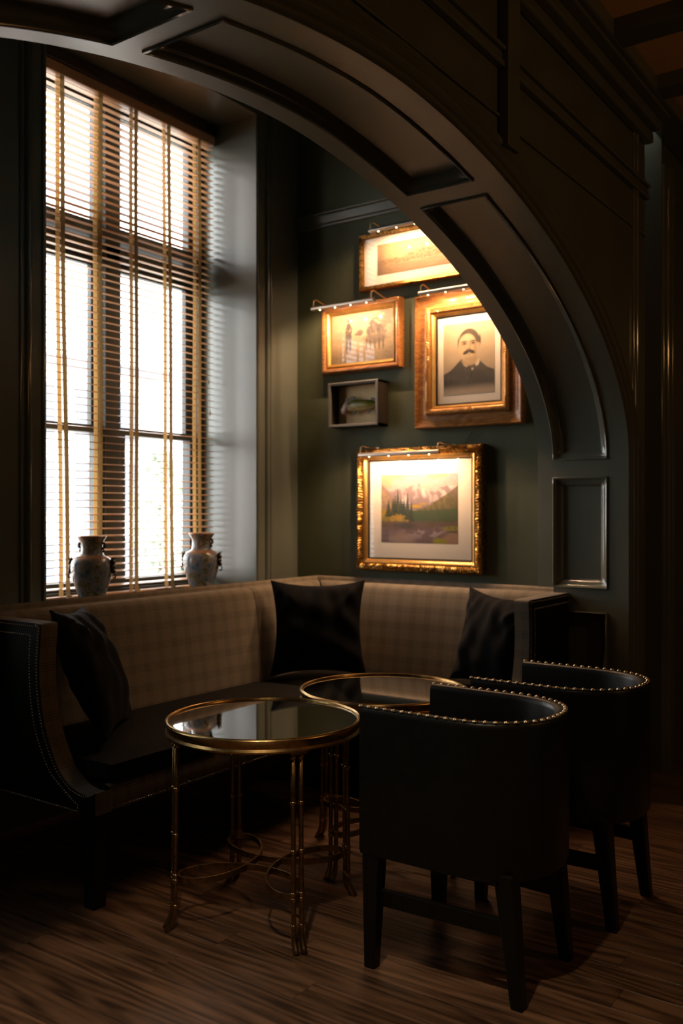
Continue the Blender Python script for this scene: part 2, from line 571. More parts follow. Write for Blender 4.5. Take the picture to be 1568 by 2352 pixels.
for yy in (WY1, V1):
    vmould('casing_bead', XW, yy + 0.005, yy + 0.028, 0.98, 4.0, wall_left, 0.010, M['trim'])
    vmould('casing_bead', XW, yy + 0.085, yy + 0.125, 0.98, 4.06, wall_left, 0.022, M['trim'])
    vmould('casing_bead', XW, yy + 0.135, yy + 0.155, 0.98, 4.06, wall_left, 0.010, M['trim'])
for yy in (WY0, V0):
    vmould('casing_bead', XW, yy - 0.028, yy - 0.005, 0.98, 4.0, wall_left, 0.010, M['trim'])
    vmould('casing_bead', XW, yy - 0.125, yy - 0.085, 0.98, 4.06, wall_left, 0.022, M['trim'])
    vmould('casing_bead', XW, yy - 0.155, yy - 0.135, 0.98, 4.06, wall_left, 0.010, M['trim'])

wall_right = struct(MB().box(-4.4, X1 - 0.0, YP, 5.0, -0.1, 4.35).build('wall_right', M['plaster']))
# picture rail on the picture wall: two stepped mouldings
pr = MB()
for z0, z1, d in ((3.352, 3.372, 0.012), (3.372, 3.43, 0.022), (3.43, 3.445, 0.035)):
    pr.box(XW, X1 - 0.002, YP - d, YP, z0, z1)
bevel(pr.build('picture_rail', M['paint'], wall_right), 0.006)
struct(MB().box(-4.4, X1, 0.05, 0.25, -0.1, 4.35).build('wall_near', M['plaster']))
struct(MB().box(-4.4, X2, 0.05, 5.0, 4.35, 4.45).build('ceiling_alcove', M['alcove_ceiling']))

# ------------------------------------------------------------------ the arch
_t = np.linspace(0, PI, 1400)
_y = AYC + AA * np.sign(np.cos(_t)) * np.abs(np.cos(_t)) ** (2 / AN)
_z = AZC + AB * np.abs(np.sin(_t)) ** (2 / AN)
_y = np.concatenate([[YPIER], _y, [AYC - AA]]); _z = np.concatenate([[0.0], _z, [0.0]])
_s = np.concatenate([[0], np.cumsum(np.hypot(np.diff(_y), np.diff(_z)))])
STOT = _s[-1]


def arch(s):
    return float(np.interp(s, _s, _y)), float(np.interp(s, _s, _z))


def arch_n(s):
    e = 0.02
    y0, z0 = arch(max(0, s - e)); y1, z1 = arch(min(STOT, s + e))
    ty, tz = y1 - y0, z1 - z0
    l = math.hypot(ty, tz)
    return tz / l, -ty / l           # pointing into the masonry (outwards from the opening)


def soffit(s, x, d):
    yy, zz = arch(s); ny, nz = arch_n(s)
    return (x, yy + ny * d, zz + nz * d)


def s_at_z(z):      # on the straight right pier
    return z


def s_at_y(yv):
    k = np.argmin(np.abs(_y - yv) + (np.abs(_z) < 1.9) * 10)
    return float(_s[k])


wall_arch = struct(thing('wall_arch', (X2, AYC, 0), None, None))
# room face, alcove face and top
N_A = 160
ss = np.concatenate([np.linspace(0, AZC, 6)[:-1], np.linspace(AZC, STOT - AZC, N_A), np.linspace(STOT - AZC, STOT, 6)[1:]])
sk = MB()
for X, yA, yB in ((X2, None, None), (X1, None, None)):
    P = []
    for s in ss:
        yy, zz = arch(s)
        P.append([(X, yy, zz), (X, yy, 4.35)])
    sk.grid(P)
sk.build('spandrel', M['paint'], wall_arch)
sk = MB()
sk.box(X1, X2, YPIER + 0.06, 5.06, -0.1, 4.35)       # body of the right pier
sk.box(X1, X2, -4.0, AYC - AA - 0.06, -0.1, 4.35)    # left pier and wall onwards
sk.box(X1, X1 + 0.012, YPIER + 0.003, YPIER + 0.08, 0, 1.84).box(X2 - 0.012, X2, YPIER + 0.003, YPIER + 0.08, 0, 4.35)
sk.box(X1, X1 + 0.012, AYC - AA - 0.08, AYC - AA - 0.003, 0, 4.35).box(X2 - 0.012, X2, AYC - AA - 0.08, AYC - AA - 0.003, 0, 4.35)
sk.build('pier', M['paint'], wall_arch)

S_R1 = s_at_y(3.30); S_R2 = s_at_y(2 * AYC - 3.30)
SB0, SB1 = X1 + 0.088, X2 - 0.112
zones = [(0.12, 0.965), (1.088, 1.690), (1.780, S_R1 - 0.055), (S_R1 + 0.055, S_R2 - 0.055), (S_R2 + 0.055, STOT - 1.780),
         (STOT - 1.690, STOT - 1.088), (STOT - 0.965, STOT - 0.12)]


def strip(name, s0, s1, x0, x1, n):
    P = [[soffit(s, x0, 0), soffit(s, x1, 0)] for s in np.linspace(s0, s1, n)]
    return MB().grid(P).build(name, M['paint'], wall_arch, smooth=True)


strip('stile', 0, STOT, X1, SB0, 220)
strip('stile', 0, STOT, SB1, X2, 220)
edges = [0.0] + [e for zn in zones for e in zn] + [STOT]
for k in range(0, len(edges), 2):
    strip('rail', edges[k], edges[k + 1], SB0, SB1, 8)

PROF = [(0, 0), (0.000, -0.005), (0.005, -0.008), (0.011, -0.005), (0.013, 0.004), (0.018, 0.010), (0.030, 0.014), (0.040, 0.022), (0.046, 0.030), (0.050, 0.038)]


def panel_loops(surf, a0, a1, b0, b1, prof, na, nb, disp=None):
    P = []
    for o, d in prof:
        A0, A1, B0, B1 = a0 + o, a1 - o, b0 + o, b1 - o
        pts = [(A0 + (A1 - A0) * k / na, B0) for k in range(na)] + [(A1, B0 + (B1 - B0) * k / nb) for k in range(nb)] \
            + [(A1 - (A1 - A0) * k / na, B1) for k in range(na)] + [(A0, B1 - (B1 - B0) * k / nb) for k in range(nb)]
        P.append([surf(a, b, d + (disp(a, b, o) if disp else 0)) for a, b in pts])
    return P


for (s0, s1) in zones:
    na = max(4, int((s1 - s0) / 0.04))
    mo = MB().grid(panel_loops(soffit, s0, s1, SB0, SB1, PROF, na, 4), closed_v=True)
    recalc(mo.build('panel_moulding', M['trim'], wall_arch, smooth=True, auto=50))
    o, d = PROF[-1]
    P = [[soffit(s, SB0 + o, d), soffit(s, SB1 - o, d)] for s in np.linspace(s0 + o, s1 - o, na)]
    MB().grid(P).build('panel', M['paint'], wall_arch, smooth=True)

# archivolt on the room face: swept moulding along the curve
AV = [(0.0, 0.0), (0.004, 0.010), (0.016, 0.016), (0.028, 0.010), (0.034, 0.018), (0.052, 0.026), (0.070, 0.022), (0.084, 0.012), (0.092, 0.014), (0.104, 0.024), (0.116, 0.022), (0.124, 0.0)]
P = []
for s in ss:
    yy, zz = arch(s); ny, nz = arch_n(s)
    P.append([(X2 + d, yy + ny * n, zz + nz * n) for n, d in AV])
recalc(MB().grid(P).build('archivolt', M['trim'], wall_arch, smooth=True, auto=60))

# room-side panelling above the arch: rails and upright stiles
sp = MB().box(X2, X2 + 0.03, 0.0, 5.06, 3.20, 3.225).box(X2, X2 + 0.02, 0.0, 5.06, 3.225, 3.262).box(X2, X2 + 0.035, 0.0, 5.06, 3.262, 3.28)
bevel(sp.build('frieze_moulding', M['paint'], wall_arch), 0.006)
sp = MB().box(X2, X2 + 0.012, 0.0, 3.226, 3.012, 3.026).box(X2, X2 + 0.012, 3.336, 5.06, 3.000, 3.014)
bevel(sp.build('panel_bead', M['paint'], wall_arch), 0.005)
sp = MB().box(X2, X2 + 0.05, 0.0, 5.06, 3.50, 3.56).box(X2, X2 + 0.09, 0.0, 5.06, 3.56, 3.62).box(X2, X2 + 0.14, 0.0, 5.06, 3.62, 3.70)
bevel(sp.build('cornice', M['paint'], wall_arch), 0.012, 3)
for yc in (3.281, 2 * AYC - 3.281):
    bevel(MB().box(X2, X2 + 0.045, yc - 0.055, yc + 0.055, 2.90, 3.50).build('stile', M['paint'], wall_arch), 0.006)
# pilaster beside the springing and the panelled wall beyond
for a, b, d in ((4.835, 4.86, 0.016), (4.868, 4.90, 0.024), (4.905, 4.925, 0.014)):
    vmould('pilaster_bead', X2, a, b, 0.0, 3.5, wall_arch, d, M['trim'])
wr = MB().box(-2.0, X2 - 0.14, 5.06, 5.37, -0.1, 4.35).box(-2.0, X2, 5.37, 7.2, -0.1, 4.35)
wall_beyond = struct(wr.build('wall_beyond', M['paint']))
for a, b, d in ((5.375, 5.405, 0.018), (5.45, 5.52, 0.03), (5.56, 5.585, 0.016)):
    vmould('pilaster_bead', X2, a, b, 0.0, 3.5, wall_beyond, d, M['trim'])
# the rest of the room (behind the camera)
struct(MB().box(X2, 4.5, 7.0, 7.2, -0.1, 3.9).build('wall_far', M['paint']))
struct(MB().box(4.3, 4.5, -4.0, 7.2, -0.1, 3.9).build('wall_east', M['paint']))
struct(MB().box(X2, 4.5, -4.2, -4.0, -0.1, 3.9).build('wall_behind', M['paint']))
ceiling = struct(MB().box(X2, 4.5, -4.2, 7.2, ZCEIL, 3.9).build('ceiling', M['ceiling']))
# coffer beams
PER = 0.647
yb = 4.047 - 13 * PER
while yb < 7.0:
    bevel(MB().box(X2, 4.4, yb, yb + 0.16, ZCEIL - 0.07, ZCEIL + 0.01).build('beam', M['paint'], ceiling), 0.012, 2)
    yb += PER
xb_ = X2
first = True
while xb_ < 4.4:
    wdt = (-1.37 - X2) if first else 0.16
    bevel(MB().box(xb_, xb_ + wdt, -4.1, 7.1, ZCEIL - 0.072, ZCEIL + 0.01).build('beam', M['paint'], ceiling), 0.012, 2)
    xb_ = -1.37 + 0.487 if first else xb_ + PER
    first = False

# ------------------------------------------------------------------ windows
def window(name, y0, y1):
    ym = (y0 + y1) / 2 + 0.03
    xf = -4.27
    root = struct(thing(name, (xf, ym, WZ0), None, None))

    def part(nm, *boxes, mat='window', bv=0.006):
        mb = MB()
        for b in boxes: mb.box(*b)
        return bevel(mb.build(nm, M[mat], root), bv)
    part('frame', (xf - 0.1, xf + 0.06, y0, y0 + 0.05, WZ0, WZ1), (xf - 0.1, xf + 0.06, y1 - 0.045, y1, WZ0, WZ1),
         (xf - 0.1, xf + 0.06, y0, y1, WZ1 - 0.09, WZ1), (xf - 0.1, xf + 0.06, y0, y1, WZ0, WZ0 + 0.05))
    part('mullion', (xf - 0.1, xf + 0.05, ym - 0.06, ym + 0.055, WZ0, WZ1))
    part('transom', (xf - 0.1, xf + 0.05, y0, y1, 2.985, 3.075), (xf - 0.1, xf + 0.06, y0, y1, 3.10, 3.15))
    for a, b in ((y0 + 0.05, ym - 0.06), (ym + 0.055, y1 - 0.045)):
        for nm, z0, z1, dx, st in (('fanlight', 3.15, 3.91, -0.02, 0.04), ('upper_sash', 1.96, 2.985, -0.03, 0.055), ('lower_sash', 1.05, 2.005, 0.01, 0.055)):
            sx = xf + dx
            part(nm, (sx - 0.02, sx + 0.02, a, a + st, z0, z1), (sx - 0.02, sx + 0.02, b - st, b, z0, z1),
                 (sx - 0.021, sx + 0.021, a, b, z0, z0 + 0.05), (sx - 0.021, sx + 0.021, a, b, z1 - 0.045, z1), bv=0.004)
            MB().box(sx - 0.003, sx + 0.003, a + 0.03, b - 0.03, z0 + 0.03, z1 - 0.03).build('pane', M['glass'], root)
    return root


window('window_1', WY0, WY1)
window('window_2', V0, V1)
for k, (a, b) in enumerate(((WY0, WY1), (V0, V1))):
    sill = MB().box(-4.21, -3.70, a - 0.06, b + 0.06, 0.965, 1.002)
    tr = struct(sill.build('trim_%d' % (k + 1), M['paint'])); bevel(tr, 0.012, 3)

# ------------------------------------------------------------------ the wooden blind
def blind(y0, y1, label, full):
    zb, zt = 1.035, 3.895
    root = thing('wooden_blind', (XB, (y0 + y1) / 2, zb), label, 'window blind')
    bevel(MB().box(XB - 0.03, XB + 0.045, y0, y1, 3.925, 3.998).build('valance', M['dark_wood'], root), 0.008)
    bevel(MB().box(XB - 0.028, XB + 0.03, y0 + 0.005, y1 - 0.005, 3.868, 3.925).build('head_rail', M['slat'], root), 0.004)
    n = 69
    pitch = (3.86 - zb - 0.02) / n
    th = 0.0032; hw = 0.025
    P = []
    v = []
    prof = []
    for k in range(5):      # slightly crowned slat
        u = -hw + 2 * hw * k / 4
        prof.append((u, 0.0022 * (1 - (u / hw) ** 2)))
    loop = [(u, z + th / 2) for u, z in prof] + [(u, z - th / 2) for u, z in reversed(prof)]
    half = (y1 - y0) / 2 - 0.012
    mb = MB().grid([[(u, yy, z) for u, z in loop] for yy in (-half, half)], closed_v=True)
    m = len(loop)
    mb.f.append(tuple(range(m))); mb.f.append(tuple(m + k for k in reversed(range(m))))
    first = None
    tilt = math.radians(7)
    for k in range(n):
        if first is None:
            o = mb.build('slat', M['slat'], root, world=False); first = o
        else:
            o = first.copy(); COL.objects.link(o); o.parent = root
        o.location = (0, 0, 0.045 + pitch * k)
        o.rotation_euler = (0, tilt, random.uniform(-0.0012, 0.0012))
    bevel(MB().box(XB - 0.025, XB + 0.025, y0 + 0.01, y1 - 0.01, zb - 0.022, zb + 0.004).build('bottom_rail', M['slat'], root), 0.005)
    ys = [y0 + 0.075 + (y1 - y0 - 0.22) * k / 5 for k in range(6)]
    for k, yt in enumerate(ys):
        drift = [0.03, 0.045, 0.0, 0.006, 0.03, 0.004][k]
        for sx, dy in ((0.028, 0.0), (-0.028, 0.012)):
            P = []
            for i in range(25):
                t = i / 24
                z = 3.925 - (3.925 - zb + 0.03) * t
                c = yt + dy + drift * t ** 1.3 * (1 if sx > 0 else 0.7) + 0.003 * math.sin(9 * t + k)
                P.append([(XB + sx, c - 0.0145, z), (XB + sx, c + 0.0145, z)])
            o = MB().grid(P).build('tape', M['tape'], root)
            sm = o.modifiers.new('thick', 'SOLIDIFY'); sm.thickness = 0.0015
        # ladder rungs and a tail bunched under the bottom rail
        rg = MB()
        for i in range(n):
            z = 3.86 - (3.86 - zb - 0.05) * i / (n - 1) - 0.007
            t = (3.925 - z) / 2.9
            c = yt + drift * 0.85 * t ** 1.3 + 0.006 + (0.010 if i % 2 else -0.008)
            rg.box(XB - 0.028, XB + 0.028, c - 0.002, c + 0.002, z - 0.0007, z + 0.0007)
        tag(rg.build('ladder_rung', M['tape'], root), kind='stuff')
        tl = MB()
        for q in range(3):
            c = yt + drift + 0.012 * (q - 1)
            tl.tube([(XB + 0.03, c, zb + 0.01), (XB + 0.045, c + 0.004, zb - 0.012), (XB + 0.06 + 0.01 * q, c + 0.01 * (q - 1), zb - 0.027), (XB + 0.085 + 0.01 * q, c + 0.03 * (q - 1), zb - 0.029)], [0.006, 0.009, 0.007, 0.004], 6)
        tl.build('tape_knot', M['tape'], root, smooth=True)
    # pull cord with two small tassels
    cd = MB()
    for q, (yy, zz) in enumerate(((y1 - 0.075, 2.35), (y1 - 0.06, 2.15))):
        cd.tube([(XB + 0.034, yy, 3.87), (XB + 0.036, yy, zz)], 0.0014, 5)
        cd.tube([(XB + 0.036, yy, zz), (XB + 0.036, yy, zz - 0.03)], [0.004, 0.007], 6)
    cd.build('pull_cord', M['cord'], root)
    return root


blind(WY0 + 0.012, WY1 - 0.012, 'wooden slatted window blind with gold cloth tapes behind the two vases', True)

# ------------------------------------------------------------------ banquette (L-shaped, one piece)
bq = thing('banquette', (-3.2, 3.6, 0), 'L-shaped corner banquette in brown glen plaid with nailhead-trimmed dark arms', 'bench')
RX, RY = -3.57, 4.79            # rear planes
LY, RXE = 2.27, -1.87           # outer faces of the two arms


def mapL(o, t, z):              # left wing: o = distance from rear, t = along the wing from the open end
    return (RX + o, LY + t, z)


def mapR(o, t, z):
    return (RXE - t, RY - o, z)


AT = 0.085
curve = [(.50, 1.06), (.518, 1.052), (.514, 1.007), (.505, .892), (.512, .786), (.531, .691), (.56, .614), (.605, .536), (.648, .487), (.704, .449), (.746, .436), (.788, .432), (.818, .437), (.838, .446)]


def smooth_poly(pts, n=5):
    out = []
    for i in range(len(pts) - 1):
        p0 = pts[max(i - 1, 0)]; p1 = pts[i]; p2 = pts[i + 1]; p3 = pts[min(i + 2, len(pts) - 1)]
        for k in range(n):
            t = k / n
            out.append(tuple(0.5 * (2 * b + (c - a) * t + (2 * a - 5 * b + 4 * c - d) * t * t + (3 * b - a - 3 * c + d) * t ** 3) for a, b, c, d in zip(p0, p1, p2, p3)))
    out.append(pts[-1])
    return out


front = smooth_poly(curve, 4)
outline = [(0.0, .36), (0.0, 1.06)] + front + [(.838, .36)]


def nail_mesh(mb, c, nrm, r):
    nrm = Vector(nrm).normalized()
    a = nrm.orthogonal().normalized(); b = nrm.cross(a)
    P = []
    for ph, rr in ((0.0, 1.0), (0.5, 0.85), (0.8, 0.5)):
        P.append([Vector(c) + nrm * (r * ph) + (a * math.cos(q) + b * math.sin(q)) * r * rr for q in (2 * PI * k / 6 for k in range(6))])
    b0 = len(mb.v)
    mb.grid(P, closed_v=True)
    mb.f.append(tuple(b0 + 12 + k for k in range(6)))


def path_points(pts, step):
    d = [0]
    for p, q in zip(pts, pts[1:]): d.append(d[-1] + math.dist(p, q))
    n = max(1, int(d[-1] / step))
    out = []
    for k in range(n + 1):
        s = d[-1] * k / n
        out.append(tuple(float(np.interp(s, d, [p[j] for p in pts])) for j in range(len(pts[0]))))
    return out


for mp, outn in ((mapL, (0, -1, 0)), (mapR, (1, 0, 0))):
    # plaid body of the arm
    mb = MB()
    d = 0; P = []; UV = []
    for i, (o, z) in enumerate(outline + [outline[0]]):
        if i: d += math.dist((o, z), (outline + [outline[0]])[i - 1])
        P.append([mp(o, 0.006, z), mp(o, AT, z)]); UV.append([(0.006, d + 0.01), (AT, d + 0.01)])
    mb.grid(P, UV)
    n = len(outline)
    b0 = len(mb.v)
    mb.add([mp(o, AT, z) for o, z in outline], [tuple(range(n))], [(o + .01, z) for o, z in outline])
    mb.add([mp(o, 0.006, z) for o, z in outline], [tuple(reversed(range(n)))], [(o + .01, z) for o, z in outline])
    recalc(mb.build('arm', M['plaid'], bq, smooth=True, auto=45))
    # dark leather outer panel
    mb = MB()
    mb.grid([[mp(o, 0.0, z), mp(o, 0.007, z)] for o, z in outline + [outline[0]]])
    mb.add([mp(o, 0.0, z) for o, z in outline], [tuple(range(n))])
    recalc(mb.build('arm_panel', M['leather2'], bq))
    # nailheads
    nb = MB()
    rows = [[(0.0, 1.048), (.50, 1.048)] + [(o - 0.010, z - 0.004) for o, z in front],
            [(0.0, 1.012), (.458, 1.012), (.452, .95)] + [(o - 0.055, z - 0.01) for o, z in smooth_poly(curve[3:9], 4)] + [(.69, .418), (.745, .39), (.745, .366)],
            [(0.0, .366), (.745, .366)]]
    for k, rw in enumerate(rows):
        for o, z in path_points(rw, 0.0125):
            nail_mesh(nb, mp(o, -0.0005, z), outn, 0.0042)
    tag(nb.build('nailhead', M['steel'], bq, smooth=True), kind='stuff')
    # square front leg and rear leg
    for oo in (.80, .06):
        c = mp(oo, 0.04, 0.36); c0 = mp(oo - 0.008, 0.044, 0.0)
        MB().frustum(c0, (.055, .055), (c[0], c[1], .362), (.075, .075)).build('leg', M['ebony'], bq)

BACK = [(0.0, .36), (0.0, 1.035), (.006, 1.052), (.02, 1.06), (.06, 1.064), (.09, 1.056), (.108, 1.035), (.120, 1.0), (.135, .92), (.15, .80), (.17, .66), (.19, .50), (.19, .40)]
BACK = smooth_poly(BACK, 3)


def back_section(mp, t0, t1, mitre0=False, mitre1=False, puff=0.006, nl=24):
    P = []; UV = []
    for i in range(nl + 1):
        f = i / nl
        row = []; ur = []; d = 0
        for j, (o, z) in enumerate(BACK):
            if j: d += math.dist(BACK[j], BACK[j - 1])
            a = t0; b = t1
            if mitre1: b = t1 - o
            t = a + (b - a) * f
            e = min(1, min(f, 1 - f) * nl / 1.2)
            bulge = puff * (math.sqrt(max(0, 1 - (1 - e) ** 2)) - 1) if j > 6 else 0
            row.append(mp(o + bulge, t, z + (bulge * .6 if j > 6 else 0))); ur.append((t + .01, d + .01))
        P.append(row); UV.append(ur)
    o = recalc(MB().grid(P, UV).build('backrest', M['plaid'], bq, smooth=True))
    return o


LL = RY - LY                    # wing lengths to the corner
LR = RXE - RX
back_section(mapL, AT, 4.035 - LY)
back_section(mapL, 4.039 - LY, LL, mitre1=True)
back_section(mapR, AT, LR, mitre1=True)
# seat deck, plaid front rail, cushions
for mp, a, b in ((mapL, AT, LL - .19), (mapR, AT, LR - .838)):
    uu = b
    mb = MB()
    P = []; UV = []
    for i in range(2):
        t = (AT, b)[i]
        prof = [(.80, .36), (.826, .36), (.832, .37), (.832, .435), (.824, .452), (.80, .458)]
        d = 0; r_ = []; u_ = []
        for j, (o, z) in enumerate(prof):
            if j: d += math.dist(prof[j], prof[j - 1])
            tt = t
            if i == 1 and mp is mapL: tt = LL - o
            r_.append(mp(o, tt if i else t, z)); u_.append((t + .01, d + .01))
        P.append(r_); UV.append(u_)
    recalc(mb.grid(P, UV).build('front_rail', M['plaid'], bq, smooth=True, auto=50))
    nb = MB()
    end = (LL - .832) if mp is mapL else b
    for o, z in [(.8325, .372)]:
        t = AT + 0.006
        while t < end:
            c = mp(o, t, z); nn = (1, 0, 0) if mp is mapL else (0, -1, 0)
            nail_mesh(nb, c, nn, 0.0034); t += 0.0125
        for zz in np.arange(.378, .45, .0125):
            nail_mesh(nb, mp(o, AT + 0.006, zz), (1, 0, 0) if mp is mapL else (0, -1, 0), 0.0034)
    tag(nb.build('nailhead', M['steel'], bq, smooth=True), kind='stuff')


def cushion(mp, t0, t1, o0, o1, z0, z1):
    na, nbb = 14, 14
    def pt(u, v, top):
        eu = 1 - abs(2 * u - 1) ** 6; ev = 1 - abs(2 * v - 1) ** 6
        h = (eu * ev) ** 0.5
        zz = (z0 + z1) / 2 + (1 if top else -1) * (z1 - z0) / 2 * (0.55 + 0.45 * h)
        return mp(o0 + (o1 - o0) * v, t0 + (t1 - t0) * u, zz)
    mb = MB()
    mb.grid([[pt(i / na, j / nbb, True) for j in range(nbb + 1)] for i in range(na + 1)])
    rim = [(i / na, 0) for i in range(na)] + [(1, j / nbb) for j in range(nbb)] + [(1 - i / na, 1) for i in range(na)] + [(0, 1 - j / nbb) for j in range(nbb)]
    mb.grid([[pt(u, v, True) for u, v in rim], [pt(u, v, False) for u, v in rim]], closed_v=True)
    return recalc(mb.build('seat_cushion', M['seat'], bq, smooth=True))


cushion(mapL, AT + .004, 4.035 - LY, .17, .835, .45, .56)
cushion(mapL, 4.04 - LY, LL - .17, .17, .835, .45, .56)
cushion(mapR, AT + .004, LR - .838, .17, .835, .45, .56)
MB().box(RX + .02, RX + .80, LY + AT, RY - .02, .36, .455).box(RX + .80, RXE - AT, RY - .80, RY - .02, .36, .455).build('seat_deck', M['leather2'], bq)
MB().frustum((RX + .78, RY - .78, 0), (.055, .055), (RX + .78, RY - .78, .362), (.075, .075)).build('leg', M['ebony'], bq)

# ------------------------------------------------------------------ throw pillows
def pillow(loc, rot, size, thick, label, seed, ear=0.07):
    n = 26
    rg = random.Random(seed)
    ph = [rg.uniform(0, 6.28) for _ in range(8)]
    root = None

    def pt(u, v, side):
        # u,v in -1..1; edges drawn in, corners left as ears
        cu = 1 - ear * (1 - v * v) * (0.55 + .45 * abs(u)); cv = 1 - ear * (1 - u * u) * (0.55 + .45 * abs(v))
        x = u * size / 2 * cu; z = v * size / 2 * cv
        e = max(0.0, (1 - abs(u) ** 2.4)) ** .62 * max(0.0, (1 - abs(v) ** 2.4)) ** .62
        wr = 0.010 * math.sin(7 * u + 4 * v + ph[0]) * math.sin(5 * v - 3 * u + ph[1]) + 0.006 * math.sin(13 * u * v + 9 * u + ph[2])
        # creases radiating out of the top corners
        for cx, k in ((-1, 3), (1, 4)):
            du, dv = u - cx, 1 - v
            a = math.atan2(dv, abs(du) + 1e-6); r = math.hypot(du, dv)
            wr += 0.012 * math.exp(-((a - .8) / .12) ** 2) * math.exp(-(r - .5) ** 2 / .12)
            wr -= 0.011 * math.exp(-((a - 1.08) / .1) ** 2) * math.exp(-(r - .5) ** 2 / .12)
        y = side * (thick / 2 * e + wr * min(1, e * 2.5) + 0.004)
        return (x, y, z)
    mb = MB()
    g = [-1 + 2 * k / n for k in range(n + 1)]
    mb.grid([[pt(u, v, -1) for v in g] for u in g])
    mb.grid([[pt(u, v, 1) for v in g] for u in g])
    rim = [(u, -1) for u in g[:-1]] + [(1, v) for v in g[:-1]] + [(u, 1) for u in reversed(g[1:])] + [(-1, v) for v in reversed(g[1:])]
    mb.grid([[pt(u, v, -1) for u, v in rim], [pt(u, v, 1) for u, v in rim]], closed_v=True)
    o = recalc(mb.build('throw_pillow', M['velvet'], None, smooth=True))
    o.location = loc
    o.rotation_mode = 'XYZ'
    o.rotation_euler = rot
    tag(o, label, 'pillow', 'dark throw pillows on the banquette')
    return o


R = math.radians
pillow((-3.16, 2.625, .825), (R(-24), R(4), R(128)), .57, .18, 'dark velvet pillow leaning on the banquette arm below the window', 1, .10)
pillow((-3.155, 4.24, .835), (R(-12), 0, R(38)), .55, .17, 'dark velvet pillow propped in the inner corner of the banquette', 2, .13)
pillow((-2.155, 4.435, .82), (R(-14), R(3), R(-22)), .52, .17, 'dark velvet pillow against the banquette end beside the arch pier', 5, .13)

# ------------------------------------------------------------------ vases on the sill
VPROF = [(0.0, 0.0), (.062, 0.0), (.066, .006), (.064, .02), (.072, .05), (.088, .10), (.103, .15), (.110, .195), (.108, .225), (.097, .248), (.078, .262), (.064, .270), (.058, .285), (.057, .315), (.060, .335), (.070, .352), (.076, .360), (.077, .367), (.071, .370), (.060, .362), (.052, .34), (.050, .29), (.05, .27)]


def vase(loc, rz, label):
    root = thing('porcelain_vase', loc, label, 'vase', None, rz)
    MB().lathe(smooth_poly(VPROF, 3), n=48).build('body', M['vase'], root, world=False, smooth=True)
    for sg in (-1, 1):
        # beast-mask handle on the shoulder
        mb = MB()
        for (dx, dz, r_) in ((.112, .205, .019), (.118, .228, .015), (.120, .182, .014), (.124, .205, .010), (.115, .243, .008)):
            prof = [(r_ * math.sin(PI * k / 8), -r_ * math.cos(PI * k / 8)) for k in range(9)]
            mb.lathe(prof, (sg * dx, 0, dz), 10)
        mb.tube([(sg * .118, 0, .18), (sg * .134, 0, .163), (sg * .130, 0, .145), (sg * .118, 0, .148)], .0045, 6)
        mb.tube([(sg * .11, .012, .236), (sg * .122, .016, .252), (sg * .126, .016, .258)], [.005, .004, .002], 6)
        mb.tube([(sg * .11, -.012, .236), (sg * .122, -.016, .252), (sg * .126, -.016, .258)], [.005, .004, .002], 6)
        mb.build('mask_handle', M['bronze'], root, world=False, smooth=True)
        mb = MB()
        mb.tube([(sg * .056, 0, .334), (sg * .070, 0, .330), (sg * .072, 0, .312), (sg * .060, 0, .302), (sg * .068, 0, .292), (sg * .058, 0, .282)], [.006, .008, .008, .006, .006, .004], 8)
        mb.build('neck_handle', M['bronze'], root, world=False, smooth=True)
    return root


vase((-3.93, 3.252, 1.002), R(28), 'painted porcelain vase, blue and dark flowers, on the sill between blind tapes')
v2 = vase((-3.93, 4.090, 1.002), R(20), 'painted porcelain vase with rust-tinted side, on the sill beside the window reveal')

# ------------------------------------------------------------------ round brass tables
RING_MESH = {}


